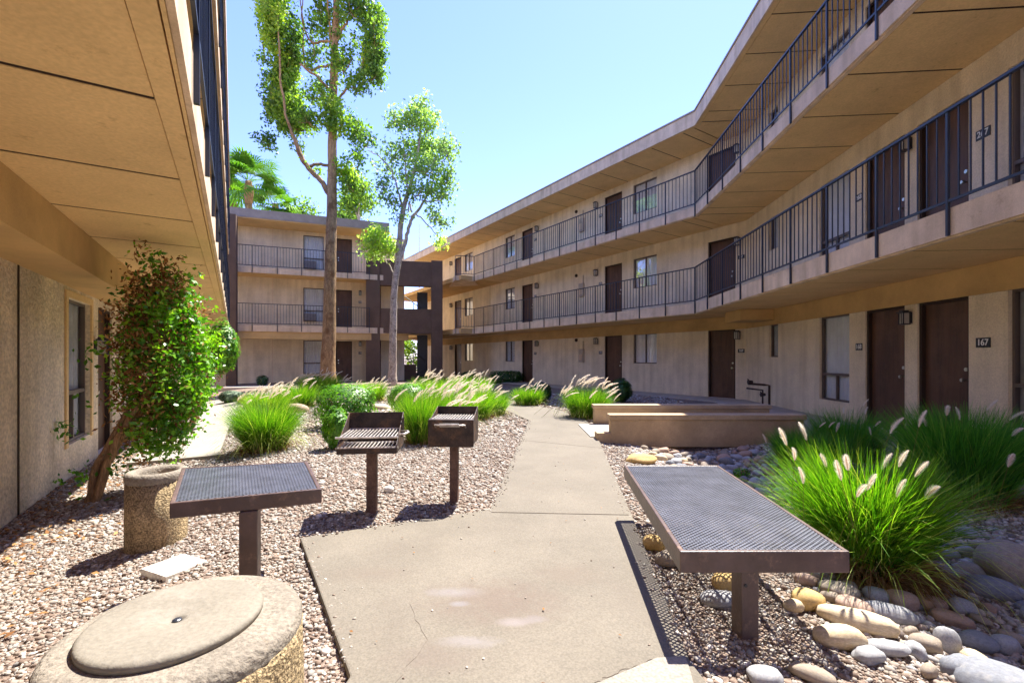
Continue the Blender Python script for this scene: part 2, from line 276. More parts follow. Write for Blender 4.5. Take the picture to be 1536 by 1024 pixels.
# ------------------------------------------------------------------ ground
def gh(x, y):
    x = np.asarray(x, float); y = np.asarray(y, float)
    dl = (x-LEFT.P.x)*LEFT.n.x+(y-LEFT.P.y)*LEFT.n.y
    z = -0.19*(1-sm(0.2, 2.4, dl))
    z = z-0.15*np.exp(-((x-2.75)/0.95)**2)*(1-sm(8.5, 10, y))*sm(-1, 1, x)
    r = np.hypot(x+5.2, (y-17.5)*1.0)
    z = z+0.22*(1-sm(1.5, 7.0, r))
    return z
def gz(x, y): return float(gh(x, y))
xs = np.unique(np.concatenate([np.linspace(-600, -20, 12), np.arange(-20, -7, 0.5), np.arange(-7, 7, 0.14), np.arange(7, 20, 0.5), np.linspace(20, 600, 12)]))
ys = np.unique(np.concatenate([np.linspace(-300, -3, 8), np.arange(-3, 0.5, 0.5), np.arange(0.5, 13, 0.14), np.arange(13, 36, 0.5), np.linspace(36, 1500, 14)]))
GX, GY = np.meshgrid(xs, ys); V = np.stack([GX.ravel(), GY.ravel(), gh(GX, GY).ravel()], 1)
nx, ny = len(xs), len(ys); ii, jj = np.meshgrid(np.arange(nx-1), np.arange(ny-1)); a = (jj*nx+ii).ravel()
o = np_mesh('ground', V, np.stack([a, a+1, a+nx+1, a+nx], 1), M['soil'], smooth=True); tag(o, kind='structure')

PATH = [gpt(450, 812), gpt(735, 768), gpt(793, 632), gpt(745, 611), (-3.2, 15.6), (-2.3, 16.4), gpt(802, 610), gpt(838, 616), gpt(876, 628), gpt(893, 650), gpt(946, 772), gpt(1035, 1000), (0.80, 1.5), (0.62, -1.5), (-1.05, -1.5), gpt(525, 1024)]
PATH_L = [gpt(190, 690, -.1), gpt(328, 680), gpt(352, 617), (-9.2, 15.5), (-10.6, 15.0), gpt(283, 620)]
def inpoly(x, y, poly, g=0.0):
    x = np.asarray(x, float); y = np.asarray(y, float); ins = np.zeros(x.shape, bool); n = len(poly)
    for i in range(n):
        x1, y1 = poly[i]; x2, y2 = poly[(i+1) % n]
        if y1 == y2: continue
        c = ((y1 > y) != (y2 > y)) & (x < (x2-x1)*(y-y1)/(y2-y1)+x1); ins ^= c
    return ins
mb = MB(); mb.prism(PATH, -0.12, 0.03); pc = [(min(p[k] for p in PATH)+max(p[k] for p in PATH))/2 for k in (0, 1)]
BL = []
for px, py, rx, ry, cc, am in ((684, 888, .17, .06, (.215, .20, .195), .9), (690, 905, .06, .03, (.25, .26, .29), .7), (770, 932, .09, .045, (.225, .20, .19), .9), (705, 962, .16, .05, (.20, .18, .17), .8), (800, 928, .07, .04, (.20, .18, .175), .7), (740, 900, .42, .26, (.135, .10, .08), .6), (650, 985, .25, .12, (.14, .11, .09), .5), (560, 860, .3, .12, (.145, .115, .09), .45), (850, 860, .25, .15, (.145, .115, .09), .5)):
    q = gpt(px, py, .03); BL.append((q[0]-pc[0], q[1]-pc[1], rx*1.6, ry*1.6, cc, am))
M['concrete_path'] = mat('concrete_path', (0.172, 0.149, 0.117), blots=BL, var=0.09, scale=1.6, bump=0.45, bscale=90, fine=0.2, bdist=0.004, stain=(1.5, (0.145, 0.12, 0.095), 0.52, 0.85))
path = mb.build('path', M['concrete_path'], bevel=0.008); tag(path, kind='structure')
def joint(a, b, wd=0.008, z=0.0325):
    a = Vector(a); b = Vector(b); d = (b-a).normalized(); n = Vector((-d.y, d.x))*wd/2
    m_ = MB(); m_.add([(*(a+n), z), (*(b+n), z), (*(b-n), z), (*(a-n), z)], [(0, 1, 2, 3)]); o = m_.build('path_joint', M['groove']); tag(o, kind='structure')
joint(gpt(737, 768, .03), gpt(943, 772, .03)); joint(gpt(783, 660, .03), gpt(905, 672, .03))
mb = MB(); q = [gpt(893, 1026, .03), gpt(985, 987, .03), gpt(1028, 984, .03), gpt(1034, 1001, .03), gpt(1052, 1080), (0.5, 1.0), (0.1, 1.0)]
mb.prism(q, 0.0, 0.036); tag(mb.build('path_patch', M['concrete2'], bevel=0.004), kind='structure')
def crack(pts):
    rr_ = random.Random(len(pts)); P = []
    for k in range(len(pts)-1):
        for t in range(8):
            u = t/8; P.append((pts[k][0]*(1-u)+pts[k+1][0]*u+rr_.uniform(-.008, .008), pts[k][1]*(1-u)+pts[k+1][1]*u+rr_.uniform(-.008, .008)))
    m_ = MB()
    for k in range(len(P)-1):
        w_ = 0.0011; m_.add([(P[k][0], P[k][1]-w_, .0315), (P[k+1][0], P[k+1][1]-w_, .0315), (P[k+1][0], P[k+1][1]+w_, .0315), (P[k][0], P[k][1]+w_, .0315)], [(0, 1, 2, 3)])
    tag(m_.build('path_crack', M['groove']), kind='structure')
crack([gpt(893, 1024, .03), gpt(930, 1006, .03), gpt(985, 987, .03)]); crack([gpt(590, 1030, .03), gpt(640, 960, .03), gpt(610, 900, .03)])
mb = MB(); mb.prism([(-1.0, -1.52), (6.5, -1.52), (9, -25), (-9, -25), (-4, -1.52)], -0.1, 0.03); tag(mb.build('bounce_slab', M['bounce_slab']), kind='structure')  # unseen slab behind the camera, added to bounce sunlight into the shade
mb = MB(); n_ = len(PATH_L); zz = [gz(*p)+0.045 for p in PATH_L]
mb.add([(x, y, -0.4) for x, y in PATH_L]+[(x, y, z) for (x, y), z in zip(PATH_L, zz)], [tuple(range(n_-1, -1, -1)), (n_, n_+1, n_+2, n_+5), (n_+2, n_+3, n_+4, n_+5)]+[(i, (i+1) % n_, n_+(i+1) % n_, n_+i) for i in range(n_)]); tag(mb.build('side_path', M['side_concrete']), kind='structure')
mb = MB(); mb.prism([(-16, 18.2), (-13.2, 19.5), (-9.5, 20.7), (-9.3, 19.6), (-13, 18.3), (-15.8, 17.0)], -0.1, 0.06); tag(mb.build('far_path', M['sidewalk']), kind='structure')
mb = MB(); band(mb, 0.0, 1.05, -0.12, 0.05, 15, 20); tag(mb.build('sidewalk', M['sidewalk'], bevel=0.01), kind='structure')

# ------------------------------------------------------------------ building pieces
def wall(mb, sg, a0, a1, z0, z1, ops, off=0.0, depth=0.16):
    A = sorted(set([a0, a1]+[v for o in ops for v in (o[0], o[1]) if a0 < v < a1])); Z = sorted(set([z0, z1]+[v for o in ops for v in (o[2], o[3]) if z0 < v < z1]))
    for i in range(len(A)-1):
        for j in range(len(Z)-1):
            ca = (A[i]+A[i+1])/2; cz = (Z[j]+Z[j+1])/2
            if any(o[0] < ca < o[1] and o[2] < cz < o[3] for o in ops): continue
            mb.add([sg.p(A[i], off, Z[j]), sg.p(A[i+1], off, Z[j]), sg.p(A[i+1], off, Z[j+1]), sg.p(A[i], off, Z[j+1])], [(0, 1, 2, 3)])
    for (s0, s1, b0, b1) in ops:
        P = [(s0, b0), (s1, b0), (s1, b1), (s0, b1)]
        for k in range(4):
            (u0, w0), (u1, w1) = P[k], P[(k+1) % 4]
            mb.add([sg.p(u0, off, w0), sg.p(u1, off, w1), sg.p(u1, off-depth, w1), sg.p(u0, off-depth, w0)], [(0, 1, 2, 3)])
    return mb
def door(sg, a0, a1, z0, z1, B, off=0.0, knob=1, casing=True):
    m_ = MB(); sg.box(m_, a0+0.045, a1-0.045, off-0.13, off-0.09, z0+0.02, z1-0.045); d = m_.build('door', M['door'], B)
    f = MB(); sg.box(f, a0, a0+0.045, off-0.14, off-0.03, z0, z1); sg.box(f, a1-0.045, a1, off-0.14, off-0.03, z0, z1); sg.box(f, a0+0.045, a1-0.045, off-0.14, off-0.03, z1-0.045, z1)
    f.build('door_frame', M['door_frame'], d)
    t = MB(); sg.box(t, a0+0.046, a1-0.046, off-0.16, off+0.02, z0-0.01, z0+0.02); t.build('threshold', M['sill_white'], d)
    k = MB(); ak = a0+0.13 if knob > 0 else a1-0.13
    k.tube([sg.p(ak, off-0.09, z0+0.95), sg.p(ak, off-0.04, z0+0.95), sg.p(ak, off-0.03, z0+0.95), sg.p(ak, off-0.01, z0+0.95)], [0.014, 0.014, 0.03, 0.024], 10)
    k.build('knob', M['metal'], d)
    k = MB(); k.tube([sg.p(ak, off-0.09, z0+1.1), sg.p(ak, off-0.07, z0+1.1)], 0.028, 10); k.build('deadbolt', M['metal'], d)
    return d
def window(sg, a0, a1, z0, z1, B, off=0.0, mid=None, split=True, lowsplit=False, cloth='cloth', ac=False):
    f = MB(); t = 0.035; o0, o1 = off-0.11, off-0.05
    sg.box(f, a0, a0+t, o0, o1, z0, z1); sg.box(f, a1-t, a1, o0, o1, z0, z1); sg.box(f, a0+t, a1-t, o0, o1, z0, z0+t); sg.box(f, a0+t, a1-t, o0, o1, z1-t, z1)
    c = (a0+a1)/2
    if mid: sg.box(f, a0+t, a1-t, o0, o1, mid-0.025, mid+0.025)
    if split and not mid: sg.box(f, c-0.015, c+0.015, o0+0.005, o1-0.005, z0+t, z1-t)
    if lowsplit: sg.box(f, c-0.02, c+0.02, o0+0.005, o1-0.005, z0+t, mid-0.025)
    W = f.build('window', M['alu'], B)
    g = MB(); g.add([sg.p(a0+t, off-0.085, z0+t), sg.p(a1-t, off-0.085, z0+t), sg.p(a1-t, off-0.085, z1-t), sg.p(a0+t, off-0.085, z1-t)], [(0, 1, 2, 3)]); g.build('pane', M['glass'], W)
    cu = MB(); n = max(12, int((a1-a0)/0.022)); vs = []
    for i in range(n+1):
        s_ = a0+(a1-a0)*i/n; ph = s_*2*math.pi/0.11; o_ = off-0.125+0.016*math.sin(ph)+0.008*math.sin(ph*2.3+1)
        vs += [sg.p(s_, o_, z0), sg.p(s_, o_, z1)]
    cu.add(vs, [(2*i, 2*i+2, 2*i+3, 2*i+1) for i in range(n)]); cu.build('curtain', M[cloth], W, smooth=True)
    if ac:
        x = MB(); sg.box(x, a0+0.06, a0+0.62, off-0.04, off+0.22, z0+0.03, z0+0.40)
        for k in range(7): sg.box(x, a0+0.10, a0+0.58, off+0.22, off+0.228, z0+0.07+k*0.045, z0+0.09+k*0.045)
        x.build('air_conditioner', M['ac'], B)
    return W
def lamp(sg, a, z, B, off=0.0, big=1.0):
    m_ = MB(); r = 0.065*big; h = 0.20*big; o = off+0.03
    sg.box(m_, a-0.05, a+0.05, off, off+0.02, z-0.08, z+0.1)
    sg.box(m_, a-r-0.012, a+r+0.012, o, o+2*r+0.02, z+h/2, z+h/2+0.02); sg.box(m_, a-r*0.7, a+r*0.7, o+0.015, o+2*r, z+h/2+0.02, z+h/2+0.045)
    sg.box(m_, a-r, a+r, o, o+2*r, z-h/2-0.015, z-h/2)
    for sa in (a-r, a+r-0.012):
        for so in (o, o+2*r-0.012): sg.box(m_, sa, sa+0.012, so, so+0.012, z-h/2, z+h/2)
    sg.box(m_, a-0.005, a+0.005, o+2*r-0.01, o+2*r-0.002, z-h/2, z+h/2)
    L = m_.build('wall_lamp', M['black'], B)
    g = MB(); sg.box(g, a-r+0.013, a+r-0.013, o+0.013, o+2*r-0.013, z-h/2+0.002, z+h/2-0.002); g.build('lamp_glass', M['lamp_glass'], L)
M['lamp_glass'] = mat('lamp_glass', (0.5, 0.47, 0.42), rough=0.2, bump=0, spec=0.6)
def plate(sg, a, z, B, txt, wd=0.20, ht=0.13, off=0.0):
    m_ = MB(); sg.box(m_, a-wd/2, a+wd/2, off, off+0.012, z-ht/2, z+ht/2); pl = m_.build('number_plate', M['black'], B)
    cu = bpy.data.curves.new('number', 'FONT'); cu.body = txt; cu.size = ht*0.92; cu.align_x = 'CENTER'; cu.align_y = 'CENTER'; cu.extrude = 0.002; cu.offset = 0.0015
    t = bpy.data.objects.new('tmp', cu); COL.objects.link(t); bpy.context.view_layer.update()
    me = bpy.data.meshes.new_from_object(t); bpy.data.objects.remove(t)
    right = -sg.d if sg.d.cross(Vector((0, 0, 1))).dot(sg.n) < 0 else sg.d
    # readable from the courtyard: x runs to the viewer's right when facing the wall
    right = Vector((0, 0, 1)).cross(sg.n)
    base = Vector(sg.p(a, off+0.0145, z))-ORG[B.name]
    for v in me.vertices:
        c = v.co.copy(); q = base+right*c.x*0.9+Vector((0, 0, 1))*c.y+sg.n*c.z; v.co = q
    me.materials.clear(); me.materials.append(M['white']); link('number', me, pl)
def meter(sg, a, z, B):
    m_ = MB(); sg.box(m_, a-0.14, a+0.14, 0, 0.10, z-0.28, z+0.28); o = m_.build('meter_box', M['meter'], B, bevel=0.01)
    m_ = MB(); sg.box(m_, a-0.09, a+0.09, 0.10, 0.112, z-0.20, z+0.05); m_.build('meter_cover', M['fascia'], o)
    m_ = MB(); m_.tube([sg.p(a-0.08, 0.03, z+0.28), sg.p(a-0.08, 0.03, z+0.62)], 0.02, 8); m_.build('conduit', M['meter'], o)
def bell(sg, a, z, B):
    m_ = MB(); m_.tube([sg.p(a, 0.0, z), sg.p(a, 0.05, z), sg.p(a, 0.08, z)], [0.07, 0.07, 0.04], 12); m_.build('alarm_bell', M['door_frame'], B)
def railing(pts, zb, B, step=1.05, npk=8, posts=True, first=0.0):
    """pts: polyline (x,y); rail top at zb+1.07; pickets and posts along it"""
    R = MB(); PO = []
    zt = zb+1.06; zl = zb+0.10
    for i in range(len(pts)-1):
        A = Vector(pts[i]); Bq = Vector(pts[i+1]); L = (Bq-A).length; d = (Bq-A)/L; n = Vector((-d.y, d.x))
        def bar(a, b, hw, z0, z1, m_=R):
            p, q = A+d*a, A+d*b
            m_.hexa([(*(p-n*hw), z0), (*(q-n*hw), z0), (*(q+n*hw), z0), (*(p+n*hw), z0), (*(p-n*hw), z1), (*(q-n*hw), z1), (*(q+n*hw), z1), (*(p+n*hw), z1)])
        bar(0, L, 0.021, zt-0.028, zt); bar(0, L, 0.010, zl-0.014, zl+0.014)
        k = max(1, round(L/step)); stp = L/k
        for j in range(k):
            if not (i > 0 and j == 0): pass
            m_ = MB(); s0 = j*stp
            bar(s0-0.014, s0+0.014, 0.0135, zb-0.26, zt-0.028, m_); PO.append(m_)
            for q in range(1, npk):
                s1 = s0+stp*q/npk; bar(s1-0.0065, s1+0.0065, 0.0065, zl+0.014, zt-0.028)
        if i == len(pts)-2:
            m_ = MB(); bar(L-0.028, L, 0.0135, zb-0.26, zt-0.028, m_); PO.append(m_)
    r = R.build('railing', M['rail'], B)
    for m_ in PO: m_.build('post', M['rail'], r)
    return r
def soffit_panels(mb, sg, a0, a1, o0, o1, z, first=0.0, step=1.17, gap=0.034):
    a = a0+first
    edges = [a0]
    while a < a1: edges.append(a); a += step
    edges.append(a1)
    for i in range(len(edges)-1):
        if edges[i+1]-edges[i] > gap*1.5: sg.box(mb, edges[i]+gap/2, edges[i+1]-gap/2, o0, o1, z, z+0.05)
    bt = MB()
    for e in edges[1:-1]:
        bt = MB(); sg.box(bt, e-gap/2+0.001, e+gap/2-0.001, o0+0.004, o1-0.004, z+0.004, z+0.03); bt.build('soffit_joint', M['groove'], LB if sg is LEFT else RB)

# ------------------------------------------------------------------ right building
SN, SF, SFR = 17.5, 24.5, 13.3
RB = thing('apartment_building', (6.9, 13.4, 0), 'long tan apartment block bending along the right side with two open railed walkways', 'building')
def nz_(px): return NEAR.at(px)
near_open = []; far_open = []
FL = [(0.03, SO2), (Z2, SO3), (Z3, SOR)]
DH = 2.13
nA = (nz_(1357), nz_(1298)); nB = (nz_(1453), nz_(1376))
def srt(a, b): return (min(a, b), max(a, b))
ND = [srt(nz_(1298), nz_(1357)), srt(nz_(1376), nz_(1453)), (13.2, 14.13)]
NW = [(srt(nz_(1154), nz_(1167)), 1.28, 2.13, 's'), (srt(nz_(1229), nz_(1274)), 0.38, 2.13, 'l'), (srt(nz_(1512), nz_(1512)+1.1) , 0.38, 2.13, 'l'), ((10.9, 12.3), 0.9, 2.13, 'm')]
fs = FAR.at
FD = [srt(fs(1062), fs(1103)), srt(fs(907), fs(933)), srt(fs(783), fs(799)), srt(fs(682), fs(692))]
FW = [(srt(fs(950), fs(985)), 1.05, 2.15), (srt(fs(758), fs(772)), 1.05, 2.15), (srt(fs(697), fs(709)), 1.05, 2.15)]
for fi, (z0, z1) in enumerate(FL):
    zb = (0.03, Z2, Z3)[fi]
    zt = zb+DH
    ops = [(a, b, zb, zt) for a, b in ND]+[(a, b, zb+l, zb+h) for (a, b), l, h, _ in NW]
    m_ = MB(); wall(m_, NEAR, 0, SN, zb-(0.2 if fi == 0 else 0.0), z1+0.05, ops); m_.build('wall', M['stucco'], RB)
    ops = [(a, b, zb, zt) for a, b in FD]+[(a, b, zb+l, zb+h) for (a, b), l, h in FW]
    m_ = MB(); wall(m_, FAR, 0, SF, zb-(0.2 if fi == 0 else 0.0), z1+0.05, ops); m_.build('wall', M['stucco'], RB)
    for k, (a, b) in enumerate(ND): door(NEAR, a, b, zb, zt, RB, knob=-1)
    for k, (a, b) in enumerate(FD): door(FAR, a, b, zb, zt, RB, knob=(1 if k == 0 else 1))
    for (a, b), l, h, kd in NW:
        window(NEAR, a, b, zb+l, zb+h, RB, mid=(zb+0.92 if kd == 'l' else None), lowsplit=(kd == 'l'), split=(kd != 's'), cloth=('cloth_dark' if kd == 's' or (fi == 0 and a > 7.4) else 'cloth'))
    for (a, b), l, h in FW: window(FAR, a, b, zb+l, zb+h, RB)
    lamp(NEAR, nz_(1365), zb+1.90, RB, big=0.85)
    lamp(FAR, fs(1108), zb+1.93, RB); lamp(FAR, fs(896), zb+1.93, RB); lamp(FAR, fs(807), zb+1.93, RB); lamp(FAR, fs(678), zb+1.9, RB)
    plate(NEAR, nz_(1475.5), zb+1.47, RB, '%d67' % (fi+1))
    plate(NEAR, nz_(1289), zb+1.47, RB, '%d68' % (fi+1), 0.17, 0.13)
    plate(FAR, fs(1112), zb+1.47, RB, '%d69' % (fi+1), 0.2, 0.11)
    plate(FAR, fs(901), zb+1.47, RB, '%d70' % (fi+1), 0.18, 0.12); plate(FAR, fs(803), zb+1.47, RB, '%d71' % (fi+1), 0.18, 0.12)
    meter(FAR, fs(873.5), zb+1.35, RB); bell(FAR, fs(865), zb+2.02, RB)
for zt_, zb_ in ((Z2, SO2), (Z3, SO3)):
    m_ = MB(); band(m_, 0.0, RO-0.03, zb_+0.06, zt_, SN, SFR); m_.build('walkway_slab', M['groove'], RB)
    m_ = MB(); band(m_, RO-0.028, RO, zb_+0.02, zt_+0.03, SN, SFR+0.6); band(m_, RO-0.09, RO-0.03, zb_+0.0, zb_+0.055, SN, SFR+0.6); m_.build('slab_fascia', M['fascia'], RB)
    m_ = MB(); band(m_, 0.0, RO-0.05, zt_+0.001, zt_+0.02, SN, SFR); m_.build('walkway_floor', M['sidewalk'], RB)
    # slabs past the rail's end go on to the tower
    m_ = MB(); p = [FAR.p(SFR, 0)[:2], FAR.p(SF, 0)[:2], FAR.p(SF, 2.4)[:2], FAR.p(SFR+0.55, 2.4)[:2], FAR.p(SFR+0.55, RO)[:2], FAR.p(SFR, RO-.03)[:2]]
    m_.prism(p, zb_+0.03, zt_-0.003); m_.build('walkway_slab', M['beam'], RB)
for z in (SO2, SO3):
    m_ = MB(); soffit_panels(m_, NEAR, 0.70, SN, 0.005, RO-0.10, z, first=0.55); soffit_panels(m_, FAR, 0.70, SFR, 0.005, RO-0.10, z, first=-0.05+1.17-0.75)
    b0, b1 = miter(0.005), miter(RO-0.10)
    m_.add([(*FAR.p(0.68, 0.005)[:2], z), (*b0, z), (*NEAR.p(0.68, 0.005)[:2], z), (*NEAR.p(0.68, RO-0.10)[:2], z), (*b1, z), (*FAR.p(0.68, RO-0.10)[:2], z)], [(0, 1, 2, 3, 4, 5)])
    m_.build('soffit', M['soffit'], RB)
m_ = MB(); band(m_, 0.002, 0.03, 2.15, SO2-0.004, SN, SF); m_.build('ground_floor_beam', M['beam'], RB)
m_ = MB(); NEAR.box(m_, 0.7, 1.75, 0.031, 0.86, 2.27, SO2-0.003); m_.build('drop_beam', M['beam'], RB, bevel=0.01)
# roof
m_ = MB(); band(m_, -9.0, RO-0.02, SOR+0.06, RT-0.02, SN, SF+0.5); RF = m_.build('roof', M['roof'], RB)
m_ = MB(); band(m_, RO-0.018, RO+0.02, SOR-0.02, RT, SN, SF+0.5); m_.build('roof_fascia', M['fascia'], RF)
m_ = MB(); band(m_, RO-0.05, RO+0.045, RT+0.002, RT+0.05, SN, SF+0.5); m_.build('roof_edge', M['roof_edge'], RF)
m_ = MB(); soffit_panels(m_, NEAR, 0.70, SN, 0.005, RO-0.14, SOR, first=0.55); soffit_panels(m_, FAR, 0.70, SF, 0.005, RO-0.14, SOR, first=-0.05+1.17-0.75)
b0, b1 = miter(0.005), miter(RO-0.14)
m_.add([(*FAR.p(0.68, 0.005)[:2], SOR), (*b0, SOR), (*NEAR.p(0.68, 0.005)[:2], SOR), (*NEAR.p(0.68, RO-0.14)[:2], SOR), (*b1, SOR), (*FAR.p(0.68, RO-0.14)[:2], SOR)], [(0, 1, 2, 3, 4, 5)])
band(m_, RO-0.125, RO-0.022, SOR-0.01, SOR+0.05, SN, SF+0.5)
m_.build('soffit', M['soffit'], RF)
m_ = MB(); band(m_, -9.0, -8.8, -0.2, SOR+0.05, SN, SF+0.5); m_.build('back_wall', M['stucco'], RB)
m_ = MB(); NEAR.box(m_, SN, SN+0.2, -9.0, 0.0, -0.2, SOR+0.05); FAR.box(m_, SF, SF+0.2, -8.8, 0.0, -0.2, SOR+0.05); m_.build('end_wall', M['stucco'], RB)
RP = RO+0.018
fe = FAR.p(SFR+0.52, RP)[:2]; bm_ = miter(RP)
for zb in (Z2, Z3):
    railing([NEAR.p(SN-0.3, RP)[:2], bm_], zb, RB, step=1.045); railing([bm_, fe], zb, RB, step=1.05)
    railing([fe, (fe[0]-0.95, fe[1]-0.25)], zb, RB, step=1.0, npk=7)
for zt_, zb_ in ((Z2, SO2), (Z3, SO3)):
    m_ = MB(); m_.hexa([(*fe, zb_), (fe[0]-1.0, fe[1]-0.26, zb_), (fe[0]-1.6, fe[1]+2.0, zb_), (fe[0]+0.1, fe[1]+1.5, zb_), (*fe, zt_-0.006), (fe[0]-1.0, fe[1]-0.26, zt_-0.006), (fe[0]-1.6, fe[1]+2.0, zt_-0.006), (fe[0]+0.1, fe[1]+1.5, zt_-0.006)]); m_.build('walkway_slab', M['fascia'], RB)

# ------------------------------------------------------------------ back building (left rear wing)
BB = thing('apartment_building', (-11, 23.5, 0), 'tan three-storey rear wing with railed balconies behind the tall tree', 'building')
B0, B1 = -9.0, 8.0; BRO = 1.6
b = BACK.at; BD = srt(b(503.7), b(528)); BW = srt(b(455), b(486))
for fi in range(3):
    zb = (0.05, Z2, Z3)[fi]; z1 = (SO2, SO3, SOR)[fi]
    ops = [(BD[0], BD[1], zb, zb+DH), (BW[0], BW[1], zb+0.38, zb+2.15), (-5.2, -4.1, zb+0.38, zb+2.15)]
    m_ = MB(); wall(m_, BACK, B0, B1, zb-(0.2 if fi == 0 else 0), z1+0.05, ops); m_.build('wall', M['stucco'], BB)
    door(BACK, *BD, zb, zb+DH, BB); window(BACK, *BW, zb+0.38, zb+2.15, BB, mid=zb+0.95, ac=(fi > 0)); window(BACK, -5.2, -4.1, zb+0.38, zb+2.15, BB)
    m_ = MB(); a = b(409); BACK.box(m_, a-0.012, a+0.012, 0.0, 0.004, zb, z1); m_.build('wall_joint', M['fascia'], BB)
    lamp(BACK, b(540), zb+1.98, BB); plate(BACK, b(540), zb+1.5, BB, '%d30' % (fi+1), 0.16, 0.13)
for zt_, zb_ in ((Z2, SO2), (Z3, SO3)):
    m_ = MB(); BACK.box(m_, B0, B1, 0.002, BRO-0.03, zb_+0.05, zt_); m_.build('walkway_slab', M['soffit'], BB)
    m_ = MB(); BACK.box(m_, B0, B1, BRO-0.029, BRO, zb_, zt_+0.02); m_.build('slab_fascia', M['fascia'], BB)
    railing([BACK.p(-1.5, BRO+0.018)[:2], BACK.p(6.0, BRO+0.018)[:2]], zt_, BB, step=1.07)
m_ = MB(); BACK.box(m_, B0, B1, BRO-0.3, BRO-0.05, 2.2, SO2+0.045); m_.build('balcony_beam', M['beam'], BB)
m_ = MB(); BACK.box(m_, B0, B1-1.0, -9.0, BRO-0.02, SOR+0.02, RT); RF2 = m_.build('roof', M['roof'], BB)
m_ = MB(); BACK.box(m_, B0, B1-1.0, BRO-0.019, BRO+0.02, SOR, RT+0.04); m_.build('roof_fascia', M['roof_edge'], RF2)
m_ = MB(); BACK.box(m_, B0, B1-1.0, 0.002, BRO-0.03, SOR-0.04, SOR+0.015); m_.build('soffit', M['soffit'], RF2)
m_ = MB(); BACK.box(m_, 4.6, 5.6, -3.2, -2.2, RT, RT+0.55); m_.build('roof_vent', M['sill_white'], BB)
m_ = MB(); BACK.box(m_, B0, B1-1, -9.0, -8.8, -0.2, SOR+0.01); BACK.box(m_, B1-1, B1-.8, -9.0, -0.01, -0.2, SOR+0.01); m_.build('back_wall', M['stucco'], BB)
m_ = MB(); a0_ = BACK.at(340, BRO+0.3); a1_ = BACK.at(355, BRO+0.3); BACK.box(m_, a0_, a1_, BRO+0.05, BRO+0.5, -0.2, SOR-0.05); m_.build('brown_column', M['brown'], BB)
m_ = MB(); BACK.box(m_, B0, -1.2, BRO+0.03, BRO+0.07, Z2, Z2+1.05); BACK.box(m_, B0, -1.2, BRO+0.03, BRO+0.07, Z3, Z3+1.05); m_.build('balcony_screen', M['brown'], BB)

# ------------------------------------------------------------------ stair tower
ST = thing('stair_tower', (-5.6, 24.2, 0), 'dark brown stair tower of square columns and deep beams in the far corner', 'stair tower')
TW = Seg((-7.60, 23.70), (3.87, 0.80), (0.80, -3.87)); TL = 3.95
for (a0, a1) in ((0, 0.70), (TL-0.60, TL)):
    m_ = MB(); TW.box(m_, a0, a1, -0.6, 0.0, -0.2, 6.50); m_.build('column', M['brown'], ST, bevel=0.01)
for (z0, z1) in ((2.58, 3.88), (5.10, 6.42)):
    m_ = MB(); TW.box(m_, 0.70, TL-0.60, -0.40, -0.05, z0, z1); m_.build('beam', M['brown'], ST, bevel=0.01)
m_ = MB(); TW.box(m_, TL-1.35, TL-0.75, -2.9, -2.4, -0.1, 5.1); m_.build('column', M['black'], ST)
m_ = MB(); TW.box(m_, 0.0, 0.3, -5.0, -4.7, -0.1, 6.4); m_.build('column', M['brown'], ST)
for (z0) in (Z2-0.25, Z3-0.25):
    m_ = MB(); TW.box(m_, 0.7, TL-0.6, -1.9, -0.41, z0, z0+0.22); m_.build('landing', M['fascia'], ST)
for fl, (z0, z1) in enumerate(((0.0, Z2), (Z2, Z3))):
    for k in range(8):
        z = z0+(z1-z0)*(k+1)/16; m_ = MB(); TW.box(m_, 1.75-0.18*k if fl else 2.9-0.16*k, (1.75-0.18*k if fl else 2.9-0.16*k)+0.29, -3.4, -2.3, z-0.05, z); m_.build('tread', M['black'], ST)
    for k in range(8):
        z = z0+(z1-z0)*(k+9)/16; m_ = MB(); TW.box(m_, 0.5+0.05*k, 0.9+0.05*k, -4.4, -3.5, z-0.05, z); m_.build('tread', M['black'], ST)
    m_ = MB(); m_.tube([TW.p(3.1, -2.28, z0+0.2), TW.p(3.1, -2.28, z0+1.1), TW.p(1.5, -2.28, z0+2.3)], 0.025, 6); m_.tube([TW.p(2.4, -2.28, z0+0.3), TW.p(2.4, -2.28, z0+1.6)], 0.02, 6); m_.build('handrail', M['black'], ST)
m_ = MB(); TW.box(m_, 0.72, TL-1.4, -2.1, -2.0, -0.1, 0.9); m_.build('low_wall', M['brown'], ST)

# building glimpsed through the tower
FBd = thing('apartment_building', (-6, 36, 0), 'pale tan building glimpsed behind the stair tower through its openings', 'building')
m_ = MB(); m_.box(-7.2, -4.9, 35.5, 41, -0.1, 5.6); m_.build('wall', M['stucco'], FBd)
m_ = MB(); m_.box(-7.4, -4.8, 34.2, 41, 5.6, 5.85); m_.build('roof', M['fascia'], FBd)
m_ = MB(); m_.box(-6.6, -5.9, 35.44, 35.495, 0.9, 2.1); m_.build('window', M['alu'], FBd)
m_ = MB(); m_.box(-7.4, -4.9, 34.3, 35.49, 2.6, 2.8); m_.build('walkway_slab', M['fascia'], FBd)
railing([(-7.4, 34.3), (-4.9, 34.3)], 2.8, FBd)

